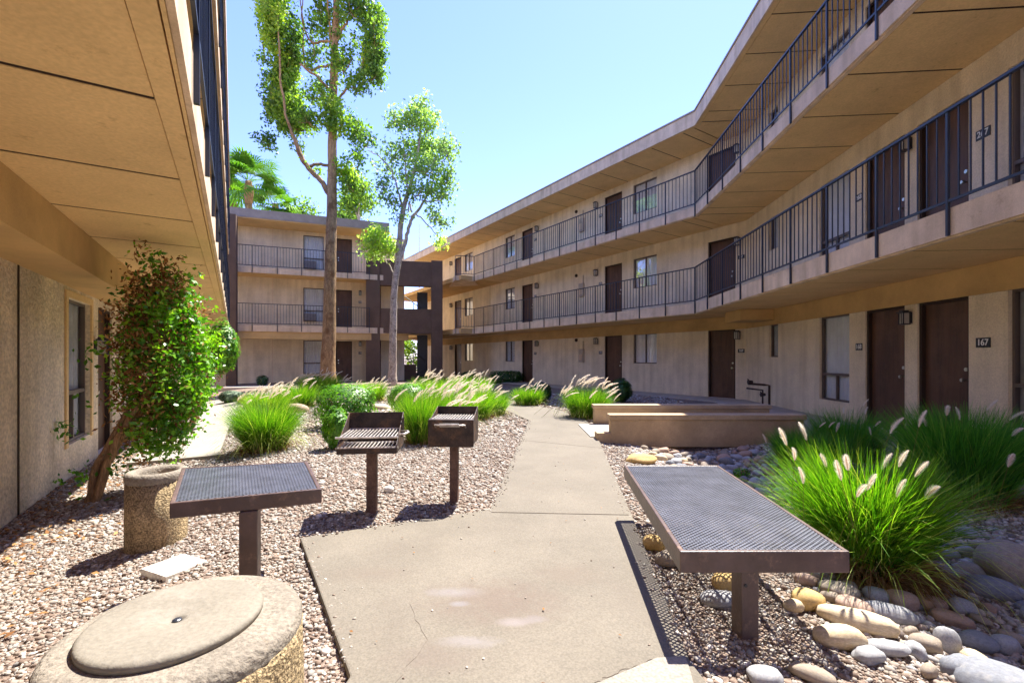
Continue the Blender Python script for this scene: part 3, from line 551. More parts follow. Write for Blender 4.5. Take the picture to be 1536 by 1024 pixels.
# ------------------------------------------------------------------ left building
LB = thing('apartment_building', (-6, 9, 0), 'tan stucco apartment block on the left whose walkway overhangs the gravel', 'building')
L0, L1 = -5.0, 21.0; LW = 1.56
l_ = LEFT.at; lw = srt(l_(100), l_(135)); ld_ = (lw[1]+0.45, lw[1]+1.38)
LOPS_D = [ld_, (ld_[1]+4.6, ld_[1]+5.5), (ld_[1]+6.4, ld_[1]+7.3)]; LOPS_W = [lw, (ld_[1]+1.9, ld_[1]+3.1), (ld_[1]+9, ld_[1]+10.1)]
zg = -0.18
ops = [(a, c, zg, 2.06) for a, c in LOPS_D]+[(a, c, 0.22, 2.04) for a, c in LOPS_W]
m_ = MB(); wall(m_, LEFT, L0, L1, -0.5, 2.30, ops); m_.build('wall', M['stucco_rough'], LB)
for s_ in (l_(27), l_(27)-2.6, ld_[1]+0.9):
    m_ = MB(); LEFT.box(m_, s_-0.018, s_+0.018, 0.001, 0.006, -0.4, 2.17); m_.build('wall_joint', M['groove'], LB)
for a, c in LOPS_D: door(LEFT, a, c, zg, 2.06, LB)
for k, (a, c) in enumerate(LOPS_W): window(LEFT, a, c, 0.22, 2.04, LB, mid=0.85, lowsplit=True, cloth='cloth_dark')
m_ = MB(); a, c = lw; LEFT.box(m_, a-0.09, a-0.001, 0.001, 0.02, 0.2, 2.12); LEFT.box(m_, c+0.001, c+0.09, 0.001, 0.02, 0.2, 2.12); LEFT.box(m_, a, c, 0.001, 0.02, 2.04, 2.12); m_.build('window_casing', M['soffit'], LB)
lamp(LEFT, lw[1]+0.22, 1.45, LB)
m_ = MB(); LEFT.box(m_, L0, L1, 0.002, 0.47, 2.17, SO2-0.003); m_.build('ground_floor_beam', M['beam'], LB)
for zt_, zb_ in ((Z2, SO2), (Z3, SO3)):
    m_ = MB(); LEFT.box(m_, L0, L1, -0.5, LW-0.03, zb_+0.06, zt_); m_.build('walkway_slab', M['groove'], LB)
    m_ = MB(); LEFT.box(m_, L0, L1, LW-0.028, LW, zb_+0.005, zt_+0.02); m_.build('slab_fascia', M['fascia'], LB)
    m_ = MB(); LEFT.box(m_, L0, L1, LW-0.145, LW-0.052, zb_-0.008, zb_+0.055); LEFT.box(m_, L0, L1, LW-0.045, LW-0.0295, zb_-0.008, zb_+0.055); m_.build('edge_trim', M['soffit'], LB)
    m_ = MB(); o0_ = 0.003 if zb_ < 3 else 0.0; soffit_panels(m_, LEFT, L0, L1, o0_+0.001, LW-0.15, zb_, first=(LEFT.at(240, LW-0.145)*0+2.95*0), step=1.17) if False else None
    first = ((2.47/0.8537+0.95+0.0)-L0) % 1.17; soffit_panels(m_, LEFT, L0, L1, 0.004, LW-0.15, zb_, first=first, step=1.17); m_.build('soffit', M['soffit'], LB)
    railing([LEFT.p(L0+0.2, LW+0.018)[:2], LEFT.p(L1-0.2, LW+0.018)[:2]], zt_, LB, step=1.05)
for fi, (z0, z1) in enumerate(((Z2, SO3), (Z3, SOR))):
    ops = [(a, c, z0, z0+DH) for a, c in LOPS_D]+[(a, c, z0+0.4, z0+2.1) for a, c in LOPS_W]
    m_ = MB(); wall(m_, LEFT, L0, L1, z0, z1+0.05, ops, off=0.002); m_.build('wall', M['stucco'], LB)
    for a, c in LOPS_D: door(LEFT, a, c, z0, z0+DH, LB)
    for a, c in LOPS_W: window(LEFT, a, c, z0+0.4, z0+2.1, LB)
m_ = MB(); LEFT.box(m_, L0, L1, -9, LW, SOR, RT-0.01); RF3 = m_.build('roof', M['soffit'], LB)
m_ = MB(); LEFT.box(m_, L0, L1, LW+0.001, LW+0.04, SOR-0.02, RT+0.02); m_.build('roof_fascia', M['fascia'], RF3)
m_ = MB(); LEFT.box(m_, L0, L1, -9, -8.8, -0.4, SOR-0.002); LEFT.box(m_, L1, L1+0.2, -8.8, 0, -0.4, SOR-0.002); LEFT.box(m_, L0-0.2, L0, -8.8, 0, -0.4, SOR-0.002); m_.build('back_wall', M['stucco'], LB)

# ------------------------------------------------------------------ footbridge with parapets
FB = thing('footbridge', (3, 7.8, 0), 'tan stucco footbridge with two low parapet walls crossing the stone swale to the right building', 'bridge')
dx = 0.0825
def rq(x0, x1, y0, y1, sk=-0.0): return [(x0, y0), (x1, y0+(x1-x0)*sk), (x1, y1+(x1-x0)*sk), (x0, y1)]
m_ = MB(); m_.prism(rq(1.52, 4.50, 7.02, 7.16), -0.08, 0.335); P1 = m_.build('parapet', M['parapet'], FB, bevel=0.008)
m_ = MB(); m_.prism(rq(1.50, 4.53, 6.99, 7.22), 0.337, 0.42); m_.build('coping', M['parapet'], P1, bevel=0.012)
m_ = MB(); m_.prism(rq(1.31, 1.519, 7.0, 7.24), -0.1, 0.14); m_.build('end_block', M['parapet'], P1, bevel=0.01)
m_ = MB(); m_.prism(rq(1.57, 4.9, 8.66, 8.84), -0.25, 0.32); P2 = m_.build('parapet', M['parapet'], FB, bevel=0.008)
m_ = MB(); m_.prism(rq(1.55, 4.93, 8.63, 8.88), 0.322, 0.40); m_.build('coping', M['parapet'], P2, bevel=0.012)
m_ = MB(); m_.prism(rq(1.25, 5.45, 7.25, 8.60), -0.06, 0.045); m_.build('deck', M['sidewalk'], FB)
m_ = MB(); m_.prism(rq(1.35, 1.75, 7.02, 8.6), -0.4, -0.081); m_.prism(rq(4.3, 4.9, 7.02, 8.6), -0.4, -0.081); m_.build('abutment', M['parapet'], FB)

# ------------------------------------------------------------------ backflow pipe at right wall
BP = thing('backflow_pipe', (5.6, 11.6, 0), 'dark backflow preventer pipe with valves standing against the right wall', 'pipe')
def bp(px, py, Y): return Vector(((px-CX)/F*Y, Y, CH-(py-HZ)/F*Y))
Yp = 11.3
m_ = MB(); m_.tube([bp(1154, 612, Yp), bp(1154, 578, Yp), bp(1146, 577, Yp), bp(1122, 575, Yp)], 0.028, 8); m_.tube([bp(1144, 612, Yp), bp(1144, 585, Yp), bp(1120, 582, Yp)], 0.022, 8)
m_.build('pipe', M['rust'], BP, smooth=True)
for (x, y) in ((1125, 573), (1144, 592)):
    m_ = MB(); c = bp(x, y, Yp); m_.tube([c+Vector((-0.05, 0, 0)), c+Vector((0.06, 0, 0.01))], [0.05, 0.035], 10); m_.tube([c, c+Vector((-0.06, 0, 0.08))], 0.015, 6); m_.build('valve', M['rust'], BP)

# ------------------------------------------------------------------ bench / table of steel mesh
def mesh_top(corners, z, th=0.09, cell=(0.030, 0.026)):
    """corners: 4 plan points; returns (mesh sheet MB, frame MB). sheet with diamond holes"""
    A, B_, C_, D_ = [Vector(c) for c in corners]
    def P(u, v, zz): q = (A*(1-u)+B_*u)*(1-v)+(D_*(1-u)+C_*u)*v; return (q.x, q.y, zz)
    L = (B_-A).length; W = (D_-A).length; mu, mv = 0.022/L, 0.022/W
    nu = int((L-0.044)/cell[0]); nv = int((W-0.044)/cell[1]); s = MB()
    du = (1-2*mu)/nu; dv = (1-2*mv)/nv
    def cellq(cu, cv, clip):
        O = [(cu-du/2, cv), (cu, cv-dv/2), (cu+du/2, cv), (cu, cv+dv/2)]; k = 0.66
        I = [(cu-du/2*k, cv), (cu, cv-dv/2*k), (cu+du/2*k, cv), (cu, cv+dv/2*k)]
        cl = lambda p: (min(max(p[0], mu), 1-mu), min(max(p[1], mv), 1-mv))
        O = [cl(p) for p in O]; I = [cl(p) for p in I]
        vs = [P(*p, z) for p in O]+[P(*p, z) for p in I]+[P(*p, z-0.004) for p in I]
        s.add(vs, [(i, (i+1) % 4, 4+(i+1) % 4, 4+i) for i in range(4)]+[(4+i, 4+(i+1) % 4, 8+(i+1) % 4, 8+i) for i in range(4)])
    for i in range(nu+1):
        for j in range(nv+1): cellq(mu+i*du, mv+j*dv, 0)
    for i in range(nu):
        for j in range(nv): cellq(mu+(i+.5)*du, mv+(j+.5)*dv, 0)
    fr = MB()
    O = [(0, 0), (1, 0), (1, 1), (0, 1)]; I = [(mu, mv), (1-mu, mv), (1-mu, 1-mv), (mu, 1-mv)]
    vs = [P(*p, z+0.003) for p in O]+[P(*p, z+0.003) for p in I]+[P(*p, z-th) for p in O]+[P(*p, z-th) for p in I]
    fr.add(vs, [(i, (i+1) % 4, 4+(i+1) % 4, 4+i) for i in range(4)]+[(8+i, 8+(i+1) % 4, (i+1) % 4, i) for i in range(4)]+[(4+i, 4+(i+1) % 4, 12+(i+1) % 4, 12+i) for i in range(4)]+[(12+i, 12+(i+1) % 4, 8+(i+1) % 4, 8+i) for i in range(4)])
    ribs = MB()
    for u in (0.25, 0.5, 0.75):
        ribs.hexa([P(u-0.006, mv, z-0.035), P(u+0.006, mv, z-0.035), P(u+0.006, 1-mv, z-0.035), P(u-0.006, 1-mv, z-0.035), P(u-0.006, mv, z-0.005), P(u+0.006, mv, z-0.005), P(u+0.006, 1-mv, z-0.005), P(u-0.006, 1-mv, z-0.005)])
    return s, fr, ribs
def sqpost(c, hw, z0, z1, ang=0):
    m_ = MB(); ca, sa = math.cos(ang), math.sin(ang)
    pts = [(c[0]+x*ca-y*sa, c[1]+x*sa+y*ca) for x, y in ((-hw, -hw), (hw, -hw), (hw, hw), (-hw, hw))]; m_.prism(pts, z0, z1); return m_
T = 0.425
BN = thing('bench', (1.2, 2.9, 0), 'long brown bench with perforated steel mesh top, right of the path', 'bench')
cs = [(0.755, 2.05), (1.52, 2.05), (1.685, 3.69), (0.913, 3.69)]
cs = [(0.757, 2.05), (1.522, 2.05), (1.672, 3.69), (0.907, 3.69)]
s, fr, ribs = mesh_top(cs, T, 0.095)
s.build('seat', M['mesh'], BN); fr.build('frame', M['bench_frame'], BN, bevel=0.005); ribs.build('rib', M['bench_frame'], BN)
c = gpt(1124, 962); sqpost((c[0]+0.01, c[1]+0.06), 0.043, -0.05, T-0.096, 0.09).build('leg', M['bench_frame'], BN, bevel=0.006)
sqpost((1.40, 3.35), 0.043, -0.1, T-0.096, 0.09).build('leg', M['bench_frame'], BN, bevel=0.006)
m_ = MB(); x, y = c[0]+0.01, c[1]+0.06; m_.tube([(x-0.02, y-0.05, 0.25), (x-0.02, y-0.044, 0.25)], 0.008, 8); m_.build('bolt', M['black'], BN)
TB = thing('table', (-1.5, 2.6, 0), 'square brown table with a perforated steel mesh top on one post, beside the concrete bin', 'table')
cs = [(-1.64, 2.18), (-1.01, 2.42), (-1.375, 3.065), (-2.09, 2.88)]
s, fr, ribs = mesh_top(cs, 0.60, 0.073)
s.build('tabletop', M['mesh'], TB); fr.build('frame', M['bench_frame'], TB, bevel=0.005); ribs.build('rib', M['bench_frame'], TB)
sqpost((-1.34, 2.33), 0.042, -0.05, 0.526, 0.3).build('leg', M['bench_frame'], TB, bevel=0.006)

# ------------------------------------------------------------------ grills
def grill_open(x, y, ang):
    g = thing('charcoal_grill', (x, y, 0), 'open rusty park grill with bare cooking grates, left of the boxy grill', 'grill')
    ca, sa = math.cos(ang), math.sin(ang)
    def L(u, v, z): return (x+u*ca-v*sa, y+u*sa+v*ca, z)
    def lb(m_, u0, u1, v0, v1, z0, z1): m_.hexa([L(u0, v0, z0), L(u1, v0, z0), L(u1, v1, z0), L(u0, v1, z0), L(u0, v0, z1), L(u1, v0, z1), L(u1, v1, z1), L(u0, v1, z1)])
    m_ = MB(); lb(m_, -0.04, 0.04, -0.04, 0.04, -0.1, 0.53); m_.build('post', M['rust_post'], g, bevel=0.004)
    w = 0.235
    f = MB(); lb(f, -w, w, -0.20, 0.22, 0.53, 0.537)           # pan
    lb(f, -w, w, 0.20, 0.206, 0.537, 0.815)                     # back
    for u in (-w, w-0.006):                                      # stepped sides
        f.hexa([L(u, -0.20, 0.537), L(u+0.006, -0.20, 0.537), L(u+0.006, 0.20, 0.537), L(u, 0.20, 0.537), L(u, -0.20, 0.60), L(u+0.006, -0.20, 0.60), L(u+0.006, 0.20, 0.815), L(u, 0.20, 0.815)])
    lb(f, -w, w, -0.206, -0.20, 0.53, 0.575)
    f.build('firebox', M['rust'], g)
    for (z, v0, v1, nm) in ((0.66, -0.20, 0.19, 'grate'), (0.575, -0.19, 0.0, 'fire_grate')):
        q = MB(); n = 16 if z > 0.6 else 15
        for i in range(n):
            u = -w+0.02+(2*w-0.04)*i/(n-1); q.tube([L(u, v0, z), L(u, v1, z+0.01)], 0.0062, 6)
        q.tube([L(-w-0.01, v0, z), L(w+0.01, v0, z)], 0.009, 6); q.tube([L(-w, v1, z+0.01), L(w, v1, z+0.01)], 0.009, 6)
        q.build(nm, M['steel'], g)
    h = MB(); h.tube([L(w, -0.1, 0.665), L(w+0.05, -0.12, 0.67), L(w+0.075, -0.06, 0.675), L(w+0.06, 0.0, 0.675), L(w+0.0, 0.02, 0.67)], 0.009, 8); h.build('handle', M['steel'], g, smooth=True)
    h = MB()
    for v in (0.05, 0.12): lb(h, w+0.001, w+0.012, v, v+0.02, 0.62, 0.78)
    h.build('slotted_bracket', M['rust'], g)
def grill_shut(x, y, ang):
    g = thing('charcoal_grill', (x, y, 0), 'boxy rusty park grill with closed front and spring handle, nearer the path', 'grill')
    ca, sa = math.cos(ang), math.sin(ang)
    def L(u, v, z): return (x+u*ca-v*sa, y+u*sa+v*ca, z)
    def lb(m_, u0, u1, v0, v1, z0, z1): m_.hexa([L(u0, v0, z0), L(u1, v0, z0), L(u1, v1, z0), L(u0, v1, z0), L(u0, v0, z1), L(u1, v0, z1), L(u1, v1, z1), L(u0, v1, z1)])
    m_ = MB(); lb(m_, -0.036, 0.036, -0.036, 0.036, -0.1, 0.545); m_.build('post', M['rust_post'], g, bevel=0.004)
    w = 0.19
    f = MB(); lb(f, -w, w, -0.16, 0.18, 0.545, 0.552); lb(f, -w, w, 0.174, 0.18, 0.552, 0.845)
    for u in (-w, w-0.006):
        f.hexa([L(u, -0.155, 0.552), L(u+0.006, -0.155, 0.552), L(u+0.006, 0.174, 0.552), L(u, 0.174, 0.552), L(u, -0.155, 0.75), L(u+0.006, -0.155, 0.75), L(u+0.006, 0.174, 0.845), L(u, 0.174, 0.845)])
    f.build('firebox', M['rust'], g)
    p = MB(); lb(p, -w-0.008, w+0.008, -0.168, -0.160, 0.53, 0.765); fp = p.build('front_plate', M['rust'], g, bevel=0.003)
    q = MB()
    for i in range(14):
        u = -w+0.02+(2*w-0.04)*i/13; q.tube([L(u, -0.15, 0.765), L(u, 0.17, 0.77)], 0.006, 6)
    q.tube([L(-w, -0.15, 0.765), L(w, -0.15, 0.765)], 0.008, 6); q.build('grate', M['steel'], g)
    h = MB(); h.tube([L(-0.13, -0.165, 0.70), L(-0.13, -0.21, 0.725), L(-0.10, -0.22, 0.725), L(0.10, -0.22, 0.725), L(0.13, -0.21, 0.725), L(0.13, -0.165, 0.70)], 0.007, 8); H = h.build('handle', M['steel'], fp, smooth=True)
    c = MB(); n = 120; c.tube([L(-0.085+0.17*i/n, -0.22+0.014*math.cos(i*1.05), 0.725+0.014*math.sin(i*1.05)) for i in range(n+1)], 0.0028, 5); c.build('coil_grip', M['steel'], fp)
grill_open(-1.18, 3.84, 0.10); grill_shut(-0.517, 4.08, -0.06)

# ------------------------------------------------------------------ concrete bins
BI = thing('concrete_planter', (-1.03, 1.43, 0), 'big round exposed-aggregate concrete bin with a flat round lid, cut off by the bottom edge', 'concrete bin')
m_ = MB(); c = (-1.03, 1.43, 0); m_.lathe([(0.335, -0.05), (0.345, 0.0), (0.342, 0.2), (0.340, 0.38), (0.337, 0.415)], c, 96, 0.0022); m_.build('body', M['aggregate'], BI, smooth=True)
m_ = MB(); m_.lathe([(0.337, 0.413), (0.338, 0.435), (0.330, 0.455), (0.312, 0.468), (0.285, 0.472), (0.22, 0.472)], c, 96); m_.build('rim', M['aggtop'], BI, smooth=True)
m_ = MB(); cl = (-1.045, 1.42, 0); m_.lathe([(0.225, 0.470), (0.236, 0.474), (0.238, 0.488), (0.232, 0.496), (0.22, 0.499), (0.15, 0.497), (0.075, 0.493), (0.035, 0.487), (0.016, 0.482), (0.014, 0.474)], cl, 96); lidp = m_.build('lid', M['lid'], BI, smooth=True)
m_ = MB(); m_.lathe([(0.013, 0.470), (0.013, 0.484), (0.008, 0.487)], cl, 16); m_.build('centre_bolt', M['dark'] if 'dark' in M else M['black'], lidp)
c = (-2.69, 3.45, -0.02)
BJ = thing('ash_urn', c, 'small cylindrical exposed-aggregate concrete bin with a hollow top, behind the square table', 'concrete bin')
m_ = MB(); m_.lathe([(0.19, -0.2), (0.192, 0.1), (0.19, 0.40)], c, 72, 0.002); m_.build('body', M['aggregate'], BJ, smooth=True)
m_ = MB(); m_.lathe([(0.19, 0.398), (0.196, 0.43), (0.19, 0.462), (0.17, 0.472), (0.145, 0.468), (0.128, 0.45), (0.118, 0.40), (0.11, 0.36), (0.06, 0.345), (0.01, 0.34)], c, 72); m_.build('rim', M['aggtop'], BJ, smooth=True)
m_ = MB(); c = Vector(gpt(262, 832, .01)); h = 0.155; pts = []
for k in range(4):
    a = k*math.pi/2+0.35; pts.append((c.x+h*1.2*math.cos(a), c.y+h*1.15*math.sin(a)))
zq = gz(c.x, c.y); m_.prism(pts, zq-0.05, zq+0.032); o = m_.build('paving_stone', RM['white'], bevel=0.008); tag(o, 'square white paving stone lying in the gravel in front of the small concrete bin', 'paving stone')

# ------------------------------------------------------------------ leaves
def leaves(P, size, rnd, up=0.3, aspect=0.5, seed=0):
    """diamond leaves at points P"""
    n = len(P); r = np.random.default_rng(seed)
    nrm = r.normal(size=(n, 3)); nrm[:, 2] += up; nrm /= np.linalg.norm(nrm, axis=1)[:, None]
    t = r.normal(size=(n, 3)); t -= nrm*(t*nrm).sum(1)[:, None]; t /= np.linalg.norm(t, axis=1)[:, None]
    b_ = np.cross(nrm, t); sz = size*r.uniform(0.6, 1.3, n)[:, None]
    V = np.stack([P-t*sz*0.5, P+b_*sz*aspect*0.5+nrm*sz*0.08, P+t*sz*0.5, P-b_*sz*aspect*0.5+nrm*sz*0.08], 1).reshape(-1, 3)
    Fc = np.arange(n*4).reshape(n, 4); return V, Fc, np.repeat(rnd, 4)
def clumps(c, rad, nclump, per, r_cl, rng, shell=0.5):
    """cluster centres in an ellipsoid, leaves round each; returns pts and tone"""
    d = rng.normal(size=(nclump, 3)); d /= np.linalg.norm(d, axis=1)[:, None]
    rr = rng.uniform(shell, 1, nclump)**0.5
    cc = np.array(c)+d*rr[:, None]*np.array(rad); tone = rng.uniform(0, 1, nclump)
    P = np.repeat(cc, per, 0)+rng.normal(size=(nclump*per, 3))*r_cl
    return P, np.clip(np.repeat(tone, per)*0.75+rng.uniform(0, 0.25, nclump*per), 0, 1)
def pt(px, py, Y): return np.array([(px-CX)/F*Y, Y, CH-(py-HZ)/F*Y])
def smoothpath(pts, rads, sub=5, wob=0.0, seed=0):
    out = []; ro = []; r = random.Random(seed)
    n = len(pts)
    for i in range(n-1):
        p0 = pts[max(i-1, 0)]; p1 = pts[i]; p2 = pts[i+1]; p3 = pts[min(i+2, n-1)]
        for k in range(sub):
            t = k/sub; q = 0.5*((2*p1)+(-p0+p2)*t+(2*p0-5*p1+4*p2-p3)*t*t+(-p0+3*p1-3*p2+p3)*t**3)
            q = q+np.array([r.uniform(-wob, wob) for _ in range(3)])*(0 if i == 0 and k == 0 else 1)
            out.append(q); ro.append(rads[i]*(1-t)+rads[i+1]*t)
    out.append(pts[-1]); ro.append(rads[-1]); return out, ro
def tree(name, loc, label, group, trunk, limbs, cl, Y, bark, leafm, lsz, per=22, rcl=0.2, seed=1, shell=0.3, dens=1.0, cat='tree', twigs=True):
    rng = np.random.default_rng(seed)
    T_ = thing(name, loc, label, cat, group)
    m_ = MB(); P, R = smoothpath([pt(x, y, Y) for x, y, r in trunk], [r*0.88/F*Y for x, y, r in trunk], 6, 0.012, seed)
    P[0] = np.array([P[0][0], P[0][1], loc[2]-0.25]); m_.tube(P, R, 14); m_.build('trunk', bark, T_, smooth=True)
    for k, lb in enumerate(limbs):
        m_ = MB(); dz = rng.uniform(-0.9, 0.9); q = [pt(x, y, Y)+np.array([0, dz*i/(len(lb)-1), 0]) for i, (x, y, r) in enumerate(lb)]
        q, R = smoothpath(q, [r*0.72/F*Y for x, y, r in lb], 5, 0.03, seed+k); m_.tube(q, R, 7); m_.build('limb', bark, T_, smooth=True)
    PP = []; RR = []
    for (px, py, rx, ry, n, br) in cl:
        c = pt(px, py, Y); c[1] += rng.uniform(-0.5, 0.5); rx_, ry_ = rx/F*Y, ry/F*Y
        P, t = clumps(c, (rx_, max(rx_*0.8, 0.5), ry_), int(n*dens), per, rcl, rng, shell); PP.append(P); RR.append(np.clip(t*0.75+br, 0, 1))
        if twigs:
            tw = MB(); s_ = c+np.array([0, 0, -ry_*0.5])
            for k in range(min(8, n//4+1)):
                e = P[rng.integers(len(P))]; mid = (s_+e)/2+np.array([0, 0, -0.1]); tw.tube([s_, mid, e], [0.022, 0.014, 0.006], 4, cap=False)
            tw.build('twigs', bark, T_)
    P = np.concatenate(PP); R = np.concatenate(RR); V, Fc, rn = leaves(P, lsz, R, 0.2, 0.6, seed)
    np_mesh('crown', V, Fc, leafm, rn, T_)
    return T_
Y1 = 19.0; x1 = (492-CX)/F*Y1
tree('tall_tree', (x1, Y1, gz(x1, Y1)), 'tallest tree with thick brown trunk and shaggy crown cut off by the top edge', None,
     [(492, 575, 17), (492, 555, 12.5), (494, 480, 10.5), (496, 380, 9), (498, 290, 8), (499, 200, 7), (501, 100, 6), (505, 0, 5), (509, -120, 3), (512, -220, 1.5)],
     [[(497, 295, 6), (482, 272, 5), (466, 256, 5), (455, 236, 5), (447, 212, 3.5), (438, 180, 2.5), (432, 120, 2), (430, 40, 1.2)], [(497, 250, 3), (484, 250, 3), (472, 256, 3)],
      [(500, 98, 3), (478, 98, 2.5), (462, 100, 2.3), (452, 85, 2), (447, 40, 1.5), (444, -30, 1)], [(500, 62, 2.5), (482, 62, 2.5), (466, 62, 2), (455, 40, 1.5), (448, -10, 1)],
      [(500, 140, 3.5), (484, 126, 2.5), (462, 113, 2)], [(504, 152, 2.5), (520, 135, 2.5), (538, 117, 2.5), (545, 100, 2), (552, 60, 1.2)],
      [(503, 70, 3), (513, 45, 2.8), (522, 33, 2.2), (532, 0, 1.5)], [(500, 202, 2.5), (488, 192, 1.5), (482, 182, 1)], [(504, 60, 2), (508, 20, 1.5), (514, -20, 1.2)], [(497, 60, 2), (496, 10, 1.6), (494, -40, 1.2)]],
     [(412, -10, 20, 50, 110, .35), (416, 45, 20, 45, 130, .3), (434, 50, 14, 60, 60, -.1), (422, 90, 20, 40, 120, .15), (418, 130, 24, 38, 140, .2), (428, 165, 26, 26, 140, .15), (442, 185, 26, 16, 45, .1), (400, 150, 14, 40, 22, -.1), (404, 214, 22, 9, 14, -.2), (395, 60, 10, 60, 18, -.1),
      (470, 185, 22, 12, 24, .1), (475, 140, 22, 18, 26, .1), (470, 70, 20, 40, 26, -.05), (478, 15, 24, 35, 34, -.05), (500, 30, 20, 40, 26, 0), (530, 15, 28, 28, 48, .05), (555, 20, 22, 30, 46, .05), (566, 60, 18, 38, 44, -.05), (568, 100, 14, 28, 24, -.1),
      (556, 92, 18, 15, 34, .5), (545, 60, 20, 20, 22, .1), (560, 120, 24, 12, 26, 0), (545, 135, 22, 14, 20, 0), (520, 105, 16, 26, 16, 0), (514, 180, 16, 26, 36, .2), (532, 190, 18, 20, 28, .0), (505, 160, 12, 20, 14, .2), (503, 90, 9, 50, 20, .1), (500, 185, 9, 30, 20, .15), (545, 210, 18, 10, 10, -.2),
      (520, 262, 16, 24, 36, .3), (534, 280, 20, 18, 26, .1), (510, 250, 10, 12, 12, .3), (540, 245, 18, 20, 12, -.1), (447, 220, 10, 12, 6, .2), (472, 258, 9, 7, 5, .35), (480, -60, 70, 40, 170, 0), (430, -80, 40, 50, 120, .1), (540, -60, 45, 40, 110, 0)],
     Y1, M['bark'], M['leaf_tree'], 0.15, per=20, rcl=0.12, seed=3, shell=0.05, dens=1.15)
Y2 = 17.5; x2 = (588-CX)/F*Y2
tree('slender_tree', (x2, Y2, gz(x2, Y2)), 'slender pale-barked tree forking in front of the brown stair tower', None,
     [(588, 572, 9), (589, 555, 7), (590, 480, 6), (592, 430, 5.5), (597, 390, 5.5), (600, 350, 4.5), (606, 310, 4), (618, 270, 3), (628, 220, 2), (632, 170, 1.2)],
     [[(597, 395, 4.5), (605, 370, 4), (611, 340, 3.5), (616, 322, 3.2), (630, 300, 2.5), (645, 265, 1.8), (660, 230, 1)], [(604, 312, 2.5), (598, 290, 2), (590, 262, 1.6), (572, 240, 1.1), (556, 232, .7)], [(612, 290, 2), (608, 250, 1.6), (604, 205, 1)],
      [(618, 318, 2), (612, 300, 1.6), (609, 312, 1.4)], [(632, 300, 1.6), (648, 300, 1.3), (664, 292, 1)], [(592, 420, 1.8), (584, 400, 1.4), (572, 385, 1.1), (562, 372, .8)], [(624, 320, 1.5), (640, 335, 1.1), (656, 352, .8)]],
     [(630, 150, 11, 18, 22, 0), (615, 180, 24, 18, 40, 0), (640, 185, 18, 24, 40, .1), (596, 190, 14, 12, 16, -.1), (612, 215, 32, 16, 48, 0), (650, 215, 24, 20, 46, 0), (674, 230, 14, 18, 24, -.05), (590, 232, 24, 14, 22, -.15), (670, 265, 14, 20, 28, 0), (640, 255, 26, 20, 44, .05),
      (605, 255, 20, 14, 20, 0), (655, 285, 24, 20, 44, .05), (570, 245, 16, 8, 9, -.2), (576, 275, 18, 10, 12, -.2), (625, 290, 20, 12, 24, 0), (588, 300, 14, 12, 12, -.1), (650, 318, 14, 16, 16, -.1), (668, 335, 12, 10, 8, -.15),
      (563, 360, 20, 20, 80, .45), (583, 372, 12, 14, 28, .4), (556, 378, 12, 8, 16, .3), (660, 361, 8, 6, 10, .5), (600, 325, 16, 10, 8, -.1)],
     Y2, M['bark2'], M['leaf_pale'], 0.135, per=13, rcl=0.14, seed=9, shell=0.05, dens=1.25)
# trees beyond the rear wing
for k, (px, py, rr, Y, lab) in enumerate(((538, 300, 26, 33, 'loose green tree behind the rear wing roof, right of the tall trunk'), (455, 325, 24, 36, 'low green treetop peeking over the rear wing roof, left of the tall trunk'), (520, 325, 18, 38, 'small green treetop just above the rear wing roof near the white vent'))):
    x = (px-CX)/F*Y; tree('far_tree', (x, Y, 0), lab, 'treetops behind the rear wing', [(px, 560, 4), (px+1, 400, 3), (px, py+5, 2)], [[(px, py+30, 1.5), (px-rr*.4, py, 1), (px-rr*.6, py-8, .6)]],
         [(px, py, rr, rr*.7, 60, 0), (px-rr*.4, py+rr*.3, rr*.6, rr*.5, 24, .1)], Y, M['bark2'], M['leaf_tree'], 0.28, per=16, rcl=0.35, seed=30+k, twigs=False)
x, Y = -5.6, 38.0
tree('far_tree', (x, Y, 0), 'green leafy tree seen through the ground opening of the stair tower', None, [(668, 560, 3), (667, 540, 2), (666, 530, 2)], [[(667, 540, 1.5), (660, 525, 1), (655, 520, .6)]], [(610, 520, 12, 14, 60, .3), (625, 545, 14, 8, 30, .2)], Y, M['bark2'], M['leaf_tree'], 0.22, per=16, rcl=0.3, seed=40, twigs=False)
